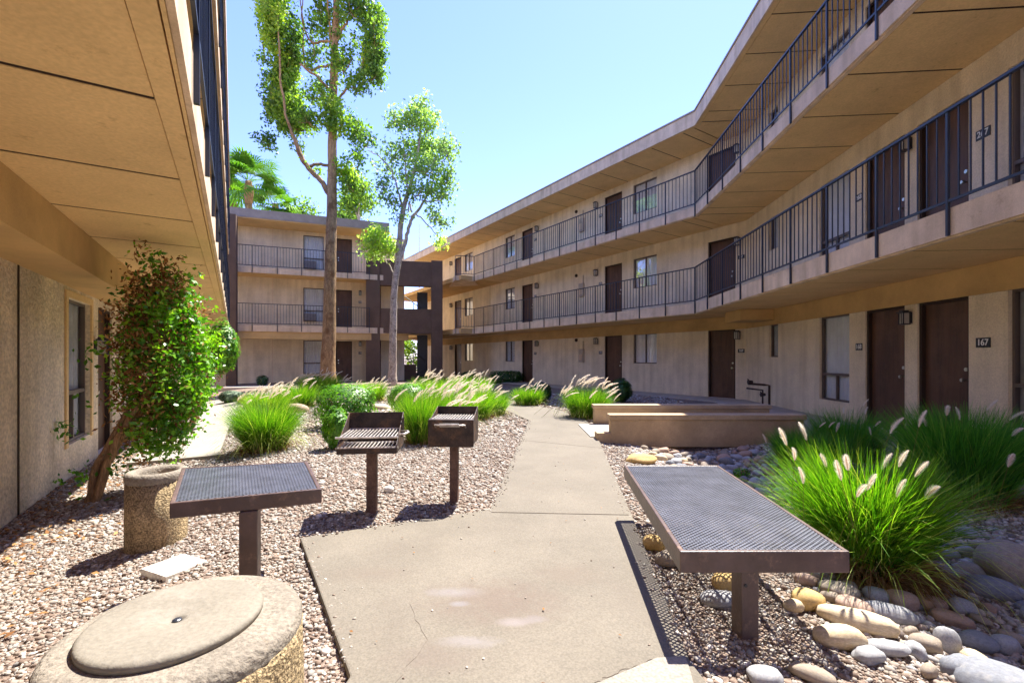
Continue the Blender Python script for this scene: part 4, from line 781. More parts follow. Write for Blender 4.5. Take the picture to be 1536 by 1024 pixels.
# palms
def palm(px, py, Y, rad, n, label, seed):
    r = random.Random(seed); c = pt(px, py, Y); P = thing('palm_tree', (c[0], Y, 0), label, 'palm tree', 'palms behind the rear wing')
    m_ = MB(); m_.tube([(c[0], Y, -0.1), (c[0]+0.05, Y, c[2]*0.5), (c[0], Y, c[2])], [0.28, 0.22, 0.2], 12); m_.build('trunk', M['bark'], P, smooth=True)
    m_ = MB(); m_.tube([(c[0], Y, c[2]-1.5), (c[0], Y, c[2]-0.7), (c[0], Y, c[2]-.1)], [0.22, 0.30, 0.2], 12); m_.build('dead_skirt', M['bark3'], P)
    vs = []; fs = []; rn = []
    for i in range(n):
        az = r.uniform(0, 2*math.pi); el = r.uniform(-0.7, 1.25); L = rad*r.uniform(0.75, 1.1)
        d = Vector((math.cos(az)*math.cos(el), math.sin(az)*math.cos(el), math.sin(el))); base = Vector(c)+d*0.15; hub = Vector(c)+d*L*0.55+Vector((0, 0, -0.06*L)); t0 = r.uniform(0, 1)
        side = d.cross(Vector((0, 0, 1))).normalized(); up = side.cross(d)
        a = 0.02; b0 = len(vs); vs += [base-side*a, base+side*a, hub+side*a, hub-side*a]; fs.append((b0, b0+1, b0+2, b0+3)); rn += [t0]*4
        for k in range(17):
            th = (k-8)/8*1.75; dd = d*math.cos(th)+side*math.sin(th); LL = L*0.62*(1-0.25*abs(th)/1.75); w_ = 0.06
            e = hub+dd*LL+Vector((0, 0, -0.28*LL*r.uniform(.6, 1.4))); m2 = hub+dd*LL*0.6+up*0.03; sd2 = dd.cross(up).normalized()*w_
            b0 = len(vs); vs += [hub, m2-sd2, e, m2+sd2]; fs.append((b0, b0+1, b0+2, b0+3)); rn += [min(1, max(0, t0*0.7+r.uniform(0, .3)))]*4
    np_mesh('fronds', np.array([tuple(v) for v in vs]), np.array(fs), M['palm'], np.array(rn), P)
palm(373, 272, 30, 2.15, 44, 'bushy fan palm rising highest above the rear wing roof', 5)
palm(413, 306, 33, 1.7, 30, 'lower fan palm just right of the highest palm', 6)
palm(350, 296, 34, 2.0, 26, 'fan palm half hidden by the left building edge', 8)
m_ = MB(); c = pt(629, 380, 36); m_.tube([(c[0], 36, 0), (c[0], 36, c[2]), (c[0], 36, pt(629, 335, 36)[2])], [0.05, 0.04, 0.02], 6); o = m_.build('antenna_mast', M['sill_white']); tag(o, 'thin pale mast standing beyond the stair tower', 'mast')

# ------------------------------------------------------------------ shrubs
def shrub(name, x, y, w, d, h, n, leafm, lsz, label, cat='shrub', group=None, z0=None, seed=1, stems=True, tone=0.0, box=False, dry=0.0):
    rng = np.random.default_rng(seed); z = gz(x, y) if z0 is None else z0
    T_ = thing(name, (x, y, z), label, cat, group)
    u = rng.normal(size=(n, 3)); u /= np.linalg.norm(u, axis=1)[:, None]
    if box: u = u/((np.abs(u)**4).sum(1)[:, None])**0.25
    rr = rng.uniform(0.55, 1, n)**0.5; lump = np.array([noise.noise(Vector((a*2.1+seed, b_*2.1, c_*2.1))) for a, b_, c_ in u[:, :]])
    P = np.array([x, y, z+h*0.5])+u*(rr*(1+0.22*lump))[:, None]*np.array([w/2, d/2, h/2]); P[:, 2] = np.maximum(P[:, 2], z+0.02)
    cl = np.array([noise.noise(Vector((a*9, b_*9, c_*9))) for a, b_, c_ in P*1.0])
    V, Fc, rn = leaves(P, lsz, np.clip(0.5+cl*0.7+rng.uniform(-.25, .25, n)+tone, 0, 1), 0.4, 0.55, seed)
    np_mesh('foliage', V, Fc, leafm, rn, T_)
    m_ = MB(); r = random.Random(seed)
    for k in range(7):
        a = r.uniform(0, 6.28); m_.tube([(x, y, z-0.05), (x+0.15*w*math.cos(a), y+0.15*d*math.sin(a), z+h*0.3), (x+0.34*w*math.cos(a), y+0.34*d*math.sin(a), z+h*0.72)], [0.014, 0.01, 0.005], 5)
    m_.build('stems', M['bark3'], T_); return T_
def at(px, py, z=None):
    zz = 0.0
    for _ in range(4): X, Yv = gpt(px, py, zz); zz = gz(X, Yv) if z is None else z
    return X, Yv
x, y = at(518, 642); shrub('boxwood', x, y, 1.05, 0.9, 0.80, 5200, M['leaf_shrub'], 0.055, 'rounded bright boxwood behind the open grill', group='clipped boxwoods', seed=11, box=True)
x, y = at(505, 676); shrub('boxwood', x-0.05, y+0.1, 0.38, 0.36, 0.60, 2600, M['leaf_shrub'], 0.045, 'small narrow boxwood touching the left of the open grill', group='clipped boxwoods', seed=12, tone=.1)
x, y = at(612, 620); shrub('boxwood', x, y, 0.95, 0.85, 0.72, 4200, M['leaf_shrub'], 0.06, 'round boxwood left of the plumed grasses between the two grills', group='clipped boxwoods', seed=13, tone=.05)
x, y = at(760, 573.5); shrub('clipped_hedge', x, y-0.5, 1.75, 0.8, 0.62, 3800, M['leaf_dark'], 0.08, 'low clipped dark hedge in front of the far wing, beside a brown door', 'hedge', seed=14, box=True, tone=.1)
x, y = at(708, 573); shrub('bush', x, y-2.0, 0.9, 0.7, 0.6, 1500, M['leaf_dark'], 0.09, 'loose dark bush beside the stair tower at the far wing', seed=15)
x, y = at(934, 605); shrub('bush', x, y+.2, 0.62, 0.6, 0.72, 2400, M['leaf_dark'], 0.07, 'dark round bush right behind the plumed grass near the footbridge', seed=16, tone=.15)
x, y = at(812, 605); shrub('bush', x, y+.2, 0.62, 0.6, 0.60, 1900, M['leaf_dark'], 0.08, 'dark bush right of the small bright grass past the path bend', seed=17)
x, y = at(858, 604); shrub('bush', x, y, 0.5, 0.5, 0.42, 900, M['leaf_dark'], 0.07, 'small dark bush left of the plumed grass near the footbridge', seed=18)
x, y = at(346, 604); shrub('desert_shrub', x, y, 0.62, 0.5, 0.36, 1100, M['leaf_grey'], 0.09, 'low grey-green shrub beside the side path near the brown column', seed=19, tone=-.1)
x, y = at(627, 566); shrub('desert_shrub', x, y-2.0, 0.95, 0.7, 0.52, 1500, M['leaf_grey'], 0.09, 'pale grey-green shrub right of the slender trunk', seed=20, tone=.15)
x, y = at(567, 568); shrub('desert_shrub', x, y-2.0, 0.8, 0.7, 0.45, 1200, M['leaf_grey'], 0.09, 'pale grey-green shrub between the tall and the slender trunk', seed=21, tone=.15)
x, y = -11.3, 20.6; shrub('potted_plant', x, y, 0.5, 0.5, 0.5, 500, M['leaf_dark'], 0.10, 'small dark plant against the rear wing wall', 'plant', seed=22)
x, y = -9.2, 21.6; shrub('potted_plant', x, y, 0.9, 0.5, 0.4, 600, M['leaf_dark'], 0.10, 'low dark plant under the rear wing window', 'plant', seed=23)
x, y = at(1112, 716); shrub('weed', x, y, 0.2, 0.18, 0.12, 260, M['leaf_shrub'], 0.03, 'tiny green weed among the stones behind the bench', 'weed', seed=24)

# climbing shrub at the left wall
def vine_shrub():
    bx, by = -4.30, 4.70; bz = gz(bx, by); rng = np.random.default_rng(5)
    T_ = thing('large_shrub', (bx, by, bz), 'tall unkempt shrub with bright green and dry brown leaves leaning from the left wall', 'shrub')
    c0 = np.array([-3.88, 5.02, 1.24])
    for k, (pts, rs) in enumerate((([(bx, by, bz-.05), (bx+.08, by+.05, .25), (bx+.25, by+.15, .6), (-3.9, 4.95, 1.1), (-3.85, 5.0, 1.7)], [.045, .038, .032, .025, .012]), ([(bx-.05, by-.03, bz-.05), (bx+.02, by, .2), (bx+.12, by+.1, .5), (-4.1, 4.95, 1.0), (-4.2, 5.0, 1.6)], [.035, .03, .028, .022, .012]), ([(bx+.04, by-.05, bz-.05), (bx+.16, by, .3), (bx+.3, by+.1, .7), (-3.7, 4.9, 1.2)], [.04, .035, .03, .015]), ([(-3.9, 4.95, 1.1), (-3.8, 5.05, 1.8), (-3.95, 5.1, 2.4)], [.03, .02, .008]))):
        m_ = MB(); q, R = smoothpath([np.array(p) for p in pts], rs, 5, 0.012, k); m_.tube(q, R, 8); m_.build('stem', M['bark3'], T_, smooth=True)
    m_ = MB(); r = random.Random(4)
    for k in range(150):
        a = rng.normal(size=3); a /= np.linalg.norm(a); e = c0+a*np.array([.46, .42, 1.02])*r.uniform(.7, 1.0); s_ = c0+np.array([r.uniform(-.1, .1), r.uniform(-.1, .1), (e[2]-c0[2])*0.6-.15]); m_.tube([s_, (s_+e)/2+np.array([0, 0, .04]), e], [.008, .006, .003], 4, cap=False)
    m_.build('branches', M['bark3'], T_)
    n = 1350; d = rng.normal(size=(n, 3)); d /= np.linalg.norm(d, axis=1)[:, None]; rr = rng.uniform(.35, 1, n)**.45
    lump = np.array([noise.noise(Vector(v*2.3)) for v in d]); wid = 1.0
    C = d*(rr*(1+.28*lump))[:, None]*np.array([.43, .43, 1.06])*(1+.12*rng.normal(size=(n, 1))); C[:, 0] += 0.08*np.sin((C[:, 2]+1)*1.6)-.02
    P = np.repeat(C, 11, 0)+rng.normal(size=(n*11, 3))*0.045+c0
    # dry leaves sit in patches on the wall side and inside
    key = 0.12+np.repeat(0.9*(C[:, 0]*0.9+C[:, 1]*-0.05)/0.45+0.75*np.array([noise.noise(Vector(v*3.1+np.array([3, 1, 7]))) for v in C])-0.12*C[:, 2]+0.28*(rr-0.8)*4, 11)+rng.uniform(-.25, .25, n*11)
    dry = (rng.uniform(0, 1, n*11) < np.clip(0.80-1.0*key+np.repeat(np.where(C[:, 2] > .55, .3, 0), 11), 0.04, .80)); g = ~dry
    dk = rng.uniform(0, 1, len(P)); t = np.clip(0.42+0.5*np.repeat(lump, 11)+rng.uniform(-.25, .25, len(P))+0.25*np.sign(key), 0, 1)
    V, Fc, rn = leaves(P[dry], 0.055, dk[dry], .1, .4, 2); np_mesh('dry_leaves', V, Fc, M['leaf_brown'], rn, T_)
    # twig ends that stick out
    Q = []
    for (px, py, k) in ((232, 392, 30), (215, 408, 22), (178, 442, 20), (142, 525, 26), (165, 560, 18), (150, 600, 14), (282, 425, 24), (90, 640, 30), (98, 655, 20), (130, 715, 30), (165, 700, 30), (182, 690, 34), (108, 718, 20), (120, 740, 24), (165, 760, 22), (245, 640, 30), (230, 660, 30), (260, 605, 30)):
        cc = pt(px, py, 4.75 if px > 120 or py < 600 else 5.2); Q.append(cc+rng.normal(size=(k, 3))*0.07)
    Q = np.concatenate(Q+[P[g]]); tt = np.concatenate([rng.uniform(.1, .8, len(Q)-int(g.sum())), t[g]]); V, Fc, rn = leaves(Q, 0.062, tt, .4, .55, 1); np_mesh('green_leaves', V, Fc, M['leaf_shrub'], rn, T_)
vine_shrub()
x, y = -5.85, 9.15
T_ = shrub('round_topped_shrub', x, y, 0.66, 0.6, 1.12, 4200, M['leaf_shrub'], 0.06, 'smaller round-topped shrub past the tall left shrub, at the walkway edge', seed=26, z0=0.95, tone=.1)
m_ = MB(); q, R = smoothpath([np.array(p) for p in ((x-.55, y-.1, -0.15), (x-.4, y, .5), (x-.2, y, 1.0), (x, y, 1.3))], [.06, .05, .04, .02], 5, .01, 2); m_.tube(q, R, 8); m_.build('trunk', M['bark3'], T_, smooth=True)
rg = np.random.default_rng(77); P = np.array([x-.1, y-.1, 1.35])+rg.normal(size=(900, 3))*np.array([.13, .13, .26]); V, Fc, rn = leaves(P, .055, rg.uniform(0, 1, 900), .2, .45, 3); np_mesh('dry_leaves', V, Fc, M['leaf_brown'], rn, T_)

# ------------------------------------------------------------------ grasses
def blades(x, y, z, r0, L, n, rng, lean=(0.15, 1.0), wd=0.006, droop=0.55, dirb=None, seg=5, tone=(0, 1)):
    az = rng.uniform(0, 2*np.pi, n); rb = r0*np.sqrt(rng.uniform(0, 1, n)); le = L*rng.uniform(0.55, 1.08, n)
    bx = x+rb*np.cos(az)*1.0; by = y+rb*np.sin(az); ln = rng.uniform(*lean, n)*(0.45+0.75*rb/r0)
    ln = ln*0.66; az2 = az+rng.normal(0, 0.6, n); dx_, dy_ = np.cos(az2), np.sin(az2)
    t = np.linspace(0, 1, seg)[None, :]; th0 = ln*0.55; 
    ang = th0[:, None]+(droop*1.9*rng.uniform(.4, 1.3, n)*(0.35+ln))[:, None]*t      # angle from vertical grows along blade
    stp = (le/(seg-1))[:, None]; hx = np.concatenate([np.zeros((n, 1)), np.cumsum(np.sin(ang[:, :-1])*stp, 1)], 1); hz = np.concatenate([np.zeros((n, 1)), np.cumsum(np.cos(ang[:, :-1])*stp, 1)], 1)
    cx = bx[:, None]+dx_[:, None]*hx; cy = by[:, None]+dy_[:, None]*hx; cz = np.maximum(z+hz, z-0.02)
    tw = rng.uniform(0, 2*np.pi, n); wx, wy = np.cos(tw)[:, None], np.sin(tw)[:, None]; wv = wd*rng.uniform(.7, 1.3, n)[:, None]*(1-t**1.5*0.92)/2
    A = np.stack([cx-wx*wv, cy-wy*wv, cz], 2); B_ = np.stack([cx+wx*wv, cy+wy*wv, cz], 2)
    V = np.stack([A, B_], 2).reshape(n, seg*2, 3); k = np.arange(seg-1)
    fq = np.stack([2*k, 2*k+1, 2*k+3, 2*k+2], 1); Fc = (np.arange(n)[:, None, None]*seg*2+fq[None]).reshape(-1, 4)
    tn = rng.uniform(*tone, n)*0.65+0.35*(tone[0]+(tone[1]-tone[0])*(0.5+0.5*np.sin(az*5+rb*40))); rn = np.repeat(tn, seg*2); tips = np.stack([cx[:, -1], cy[:, -1], cz[:, -1]], 1)
    return V.reshape(-1, 3), Fc, rn, tips
PL = []
def plume_mesh(seed, L, r, k, hl, hw):
    rng = np.random.default_rng(seed); t = rng.uniform(0, 1, k); bend = rng.uniform(.15, .5)
    ax = np.stack([bend*L*t**2, np.zeros(k), L*t], 1); a = rng.uniform(0, 2*np.pi, k); env = np.sin(np.pi*np.clip(t*0.9+0.08, 0, 1))**0.6
    out = np.stack([np.cos(a), np.sin(a), np.zeros(k)], 1); d = out*0.75+np.array([0.25, 0, .75]); d /= np.linalg.norm(d, axis=1)[:, None]
    b_ = ax+out*(r*0.3*env)[:, None]; e = ax+out*(r*0.3*env)[:, None]+d*(hl*env*rng.uniform(.6, 1.2, k))[:, None]; s_ = np.cross(d, out); s_ /= np.linalg.norm(s_, axis=1)[:, None]+1e-9; s_ *= hw
    V = np.stack([b_-s_, b_+s_, e], 1).reshape(-1, 3); Fc = np.arange(k*3).reshape(-1, 3); rn = np.repeat(rng.uniform(.12, 1, k), 3)
    # core and stalk
    m_ = MB(); q = [(bend*L*u*u, 0, L*u) for u in np.linspace(0, 1, 6)]; m_.tube(q, [r*.3, r*.55, r*.6, r*.55, r*.4, r*.1], 6); nb = len(V)
    me = bpy.data.meshes.new('plume'); vs = [tuple(v) for v in V]+m_.v; fs = [tuple(f) for f in Fc]+[tuple(i+nb for i in f) for f in m_.f]
    b2 = len(vs); m2 = MB(); m2.tube([(-0.07*L, 0, -L*3.0), (-0.02*L, 0, -L*1.2), (0, 0, 0)], 0.0022 if L < .3 else .003, 4); vs += m2.v; fs += [tuple(i+b2 for i in f) for f in m2.f]
    me.from_pydata(vs, [], fs); me.materials.append(M['plume']); me.attributes.new('rnd', 'FLOAT', 'POINT').data.foreach_set('value', list(rn)+[.4]*(b2-len(rn))+[0.0]*(len(vs)-b2)); return me
PLN = [plume_mesh(k, 0.145, 0.0085, 1000, 0.032, 0.00065) for k in range(4)]       # near, fine bristles
PLF = [plume_mesh(10+k, 0.24, 0.016, 150, 0.035, 0.0032) for k in range(4)]       # further off
def grass(name, x, y, r0, L, n, label, mats='grass', wd=0.006, plumes=0, pl=None, seed=1, thatch=300, lean=(0.1, 1.0), droop=0.55, group=None, tone=(0, 1), wind=(-0.25, -0.1), extra=None, hp=1.0, dz=0):
    rng = np.random.default_rng(seed); z = gz(x, y)+dz; T_ = thing(name, (x, y, z), label, 'ornamental grass', group)
    V, Fc, rn, tips = blades(x, y, z, r0, L, n, rng, lean, wd, droop, tone=tone)
    V2, F2, r2, _ = blades(x, y, z, r0*1.05, L*1.05, n//8, rng, (0, 1.9), wd*.8, droop*1.5, tone=(.85, 1)); Fc = np.concatenate([Fc, F2+len(V)]); V = np.concatenate([V, V2]); rn = np.concatenate([rn, r2]); np_mesh('blades', V, Fc, M[mats], rn, T_)
    if thatch:
        V, Fc, rn, _ = blades(x, y, z, r0*1.25, L*0.5, thatch, rng, (0.9, 3.0), wd*1.1, 0.9); np_mesh('dry_thatch', V, Fc, M['thatch'], rn, T_)
    r = random.Random(seed)
    P = list(extra or [])
    for k in range(plumes):
        a = r.uniform(0, 6.28); q = math.sqrt(r.uniform(0, 1)); P.append((x+q*(r0+L*0.42)*math.cos(a), y+q*(r0+L*0.42)*math.sin(a), z+L*hp*(1.02-0.42*q*q)*r.uniform(.85, 1.08)))
    for (a, b_, c_) in P:
        me = r.choice(pl or PLF); o = bpy.data.objects.new('plume', me); COL.objects.link(o); o.parent = T_; o.location = Vector((a, b_, c_))-ORG[T_.name]
        az = math.atan2(b_-y, a-x); o.rotation_euler = (r.uniform(-.2, .2), r.uniform(0.0, 0.6) if pl else r.uniform(.3, 1.0), (az+r.uniform(-.7, .7)) if pl else r.uniform(-.8, .5)); s_ = r.uniform(.8, 1.25)*(0.8 if pl else 1); o.scale = (s_, s_, s_)
    return T_
GG = 'fountain grasses in the centre bed'
x, y = at(391, 678); grass('fountain_grass', x, y+.12, .24, .74, 5200, 'rounded bright green grass mound beside the side path, in front of the pale plumed grass', plumes=0, seed=31, wd=.007, droop=.72, group=GG, thatch=500)
x, y = at(400, 622); grass('fountain_grass', x, y, .34, .56, 2600, 'pale plumed grass behind the bright rounded grass mound', plumes=34, seed=32, wd=.011, group=GG, tone=(.4, 1))
x, y = at(445, 610); grass('fountain_grass', x, y, .36, .60, 3000, 'yellow-green grass left of the rounded boxwood', plumes=10, seed=33, wd=.011, group=GG)
x, y = at(556, 598); grass('fountain_grass', x, y, .32, .55, 2000, 'grass tuft behind and right of the rounded boxwood', plumes=16, seed=34, wd=.012, group=GG, tone=(.3, 1))
x, y = at(480, 590); grass('fountain_grass', x, y, .5, .62, 2200, 'grass at the foot of the tall trunk', plumes=22, seed=35, wd=.014, group=GG, tone=(.3, 1))
x, y = at(632, 664); grass('fountain_grass', x, y, .19, .80, 3000, 'upright green grass between the open grill and the boxy grill', plumes=6, seed=36, wd=.007, group=GG, lean=(.05, .8), droop=.4)
x, y = at(663, 648); grass('fountain_grass', x, y+.3, .34, .70, 3400, 'grass thick with buff plumes right behind the boxy grill', plumes=40, seed=37, wd=.009, group=GG, tone=(.3, 1))
x, y = at(705, 630); grass('fountain_grass', x, y+.2, .38, .68, 3200, 'plumed grass right of the boxy grill, up against the path bend', plumes=38, seed=38, wd=.010, group=GG, tone=(.25, 1))
x, y = at(738, 622); grass('fountain_grass', x, y, .28, .56, 2000, 'last low green grass of the centre bed, at the corner of the path', plumes=10, seed=39, wd=.010, group=GG)
x, y = at(650, 604); grass('fountain_grass', x, y, .5, .72, 2600, 'plumed grass at the back of the centre bed, in front of the stair tower', plumes=44, seed=40, wd=.013, group=GG, tone=(.3, 1))
x, y = at(705, 598); grass('fountain_grass', x, y, .5, .72, 2400, 'rearmost plumed grass right of the stair tower column', plumes=40, seed=41, wd=.013, group=GG, tone=(.3, 1))
x, y = at(792, 608); grass('fountain_grass', x, y, .30, .52, 2200, 'small bright grass across the path from the centre bed', plumes=12, seed=42, wd=.010)
x, y = at(882, 628); grass('fountain_grass', x, y+.1, .32, .68, 4000, 'bright plumed grass beside the path just before the footbridge', plumes=34, seed=43, wd=.008, hp=1.1)
# right foreground
X0, Y0 = 2.32, 3.0
near_pl = [pt(a, b_, Yp_) for a, b_, Yp_ in ((1180, 668, 3.0), (1192, 690, 2.8), (1205, 725, 2.7), (1262, 720, 2.55), (1272, 705, 2.6), (1300, 735, 2.6), (1322, 705, 2.9), (1348, 700, 2.7), (1372, 715, 2.65), (1388, 748, 2.6), (1345, 745, 2.6), (1285, 745, 2.5), (1335, 650, 3.2), (1378, 640, 3.2), (1210, 660, 3.3), (1240, 700, 3.0))]
grass('fountain_grass', X0, Y0, .20, .84, 5000, 'large feathery green grass with white bottlebrush plumes beside the bench', mats='grass', wd=.0088, pl=PLN, seed=50, thatch=3200, lean=(.1, 1.1), droop=.62, extra=near_pl, tone=(0, .93))
grass('fountain_grass', 4.15, 4.2, .28, .86, 6500, 'dark shaded grass at the right edge of the photo behind the boulder', mats='grass_deep', wd=.008, plumes=5, pl=PLN, seed=51, thatch=900, lean=(.05, .9), droop=.45, extra=[pt(1440, 630, 4.2), pt(1480, 615, 4.2), pt(1390, 640, 4.2), pt(1512, 700, 3.4)])
grass('fountain_grass', 3.65, 5.6, .30, .50, 4200, 'shaded grass between the large feathery grass and the doors', mats='grass_deep', wd=.006, plumes=3, pl=PLN, seed=52, lean=(.1, 1), group=None)
grass('fountain_grass', 4.35, 5.9, .32, .66, 2600, 'shaded wispy grass in front of the paired ground-floor doors', mats='grass_deep', wd=.006, plumes=6, pl=PLN, seed=53, lean=(.1, 1))

# ------------------------------------------------------------------ stones
def rock_mesh(seed, rough=0.12, sub=3, flat=False):
    import bmesh
    bm = bmesh.new(); bmesh.ops.create_icosphere(bm, subdivisions=sub, radius=1); r = random.Random(seed); o = Vector((r.uniform(0, 50),)*3)
    e = r.uniform(2.0, 2.9)
    for v in bm.verts:
        c = v.co; nrm = (abs(c.x)**e+abs(c.y)**e+abs(c.z)**e)**(1/e); q = c/nrm
        v.co = q*(1+rough*noise.noise(c*1.1+o)+rough*0.35*noise.noise(c*3+o))
    me = bpy.data.meshes.new('rock'); bm.to_mesh(me); bm.free()
    me.polygons.foreach_set('use_smooth', [not flat]*len(me.polygons)); return me
RKM = {}
for cn, mt in RM.items():
    for k in range(3):
        me = rock_mesh(hash(cn) % 97*0+k*7+len(RKM), 0.16 if k else 0.28); me.materials.append(mt); RKM[(cn, k)] = me
placed = []
def rock(px, py, wpx, hpx, colr, label, k=None, group=None, rot=0.0, asp=0.75, name='river_rock', zc=None):
    zz = 0.0
    for _ in range(4): X, Y = gpt(px, py+hpx*0.35, zz); zz = gz(X, Y)
    a = wpx/F*Y/2; h = max(0.02, hpx/F*Y*0.5*0.92)
    me = RKM[(colr, random.randrange(3) if k is None else k)]; o = bpy.data.objects.new(name, me); COL.objects.link(o)
    o.scale = (a, a*asp, h); o.rotation_euler = (random.uniform(-.12, .12), random.uniform(-.12, .12), rot); o.location = (X, Y, zz+h*0.55+0.01)
    placed.append((X, Y, a)); tag(o, label, 'rock', group); return o
rock(1286, 930, 98, 30, 'cream', 'long cream river rock, the largest pale one in front of the feathery grass', 1, rot=-.55, asp=.42)
rock(1258, 954, 68, 34, 'cream', 'smooth oval cream rock just below the long cream rock', 2, rot=-.3, asp=.6)
rock(1512, 842, 84, 66, 'tan', 'large tan boulder at the right edge of the photo', 1, rot=.3, asp=.8)
rock(1492, 1018, 108, 50, 'dark', 'broad flat grey boulder at the bottom right corner', 2, rot=-.3, asp=.8)
rock(1443, 1002, 54, 34, 'dark', 'dark slate-grey rock touching the bottom right boulder', 1, rot=.2)
rock(1486, 882, 62, 34, 'dark', 'angular blue-grey rock below the right edge boulder', 0, rot=-.6, asp=.6)
rock(1260, 886, 56, 26, 'tan', 'striped tan rock under the corner of the bench', 0, rot=-.2)
rock(1212, 899, 46, 32, 'yellow', 'rounded yellow-ochre rock right of the bench post', 1)
rock(1190, 909, 28, 18, 'cream', 'small cream rock left of the rounded yellow rock', 2)
rock(1282, 910, 48, 26, 'brown', 'tan-pink rock just above the long cream rock', 1, rot=-.7)
rock(1336, 920, 68, 26, 'grey', 'long grey rock right of the long cream rock', 2, rot=-.35, asp=.5)
rock(1353, 900, 42, 32, 'brown', 'round reddish-brown rock below the grass thatch', 1)
rock(1395, 905, 42, 22, 'brown', 'oval reddish rock right of the round reddish-brown rock', 2, rot=-.2)
rock(1316, 893, 38, 24, 'grey', 'grey rock tucked under the grass thatch', 1)
rock(1429, 929, 50, 24, 'brown', 'long rust-brown rock lying aslant among grey ones', 1, rot=-.7, asp=.5)
rock(1421, 960, 34, 42, 'grey', 'upright egg-shaped grey rock', 2)
rock(1467, 962, 46, 32, 'dark', 'dark olive-grey oval rock right of the egg-shaped grey rock', 2, rot=-.5)
rock(1508, 967, 38, 30, 'grey', 'pale grey round rock near the right edge above the bottom boulder', 1)
rock(1453, 857, 40, 28, 'tan', 'tan-grey rock left of the right edge boulder', 2)
rock(1429, 862, 46, 22, 'grey', 'grey and white streaked rock below the shaded grass', 0, rot=-.5)
rock(1389, 850, 44, 18, 'brown', 'flat pinkish rock at the edge of the grass thatch', 2)
rock(1389, 966, 38, 26, 'tan', 'grey-and-tan mottled rock left of the egg-shaped grey rock', 1, rot=-.6)
rock(1302, 983, 42, 22, 'grey', 'pointed light grey rock below the smooth cream rock', 0, rot=.1)
rock(1330, 972, 58, 20, 'grey', 'flat long grey rock above the pointed light grey rock', 1, rot=-.3, asp=.5)
rock(981, 814, 32, 26, 'yellow', 'ochre rock left of the bench in its mesh shadow', 1)
rock(1003, 838, 40, 26, 'tan', 'tan rock against the left side of the bench', 2)
rock(1088, 872, 38, 28, 'yellow', 'golden rock under the bench just left of its post', 1)
rock(1079, 898, 54, 22, 'grey', 'grey rock under the bench dappled by mesh shadow', 2, rot=-.2, asp=.6)
rock(1147, 1015, 50, 26, 'grey', 'dappled grey rock at the bottom edge below the bench post', 1)
rock(1218, 1012, 60, 22, 'tan', 'half-hidden tan rock at the bottom edge right of the post', 2, rot=-.6, asp=.5)
rock(962, 688, 46, 18, 'yellow', 'blocky tan stone just beyond the far end of the bench', 0, asp=.6, name='block_stone')
rock(583, 734, 16, 12, 'white', 'small white stone in the gravel between the two grill posts', 1, name='white_stone')
rock(540, 596, 44, 12, 'cream', 'flat pale boulder in the gap of the centre bed', 1, asp=.6, name='boulder')
rock(570, 610, 34, 10, 'cream', 'second flat pale boulder nearer than the first in the bed gap', 2, asp=.6, name='boulder')
rock(445, 612, 34, 18, 'brown', 'reddish boulder between two grasses left of the boxwood', 1, name='boulder')
rock(372, 598, 26, 16, 'yellow', 'ochre boulder beside the low grey-green shrub', 1, name='boulder')
rr = random.Random(21); cnt = 0; tries = 0
keys = ['grey', 'brown', 'tan', 'dark', 'grey', 'tan', 'cream']
while cnt < 262 and tries < 60000:
    tries += 1; Y = rr.uniform(1.55, 6.8)**1.0; X = rr.uniform(1.45, 4.1)
    lo = 1.62 if Y < 3.2 else 1.9; hi = 3.6 if Y < 3.2 else 3.5
    if not lo < X < hi: continue
    if Y < 3.2 and X < 1.75 and rr.random() < .7: continue
    a = (rr.uniform(0.026, 0.085) if tries < 20000 else rr.uniform(.022, .04)) if Y < 3.6 else rr.uniform(0.045, 0.10)
    if any((X-p[0])**2+(Y-p[1])**2 < ((a+p[2])*0.78)**2 for p in placed): continue
    if (X-X0)**2+(Y-Y0)**2 < .24**2: continue
    colr = rr.choice(keys); 
    if colr == 'cream' and X > 2.3: colr = 'grey'
    o = bpy.data.objects.new('river_rock', RKM[(colr, rr.randrange(3))]); COL.objects.link(o); h = a*rr.uniform(.45, .7)
    o.scale = (a, a*rr.uniform(.5, .85), h); o.rotation_euler = (rr.uniform(-.25, .25), rr.uniform(-.25, .25), rr.uniform(0, 3.14)); o.location = (X, Y, gz(X, Y)+h*.55+.008)
    placed.append((X, Y, a)); tag(o, 'rounded fist-sized river rock lying among the others in the stone swale', 'rock', 'river rocks filling the swale'); cnt += 1

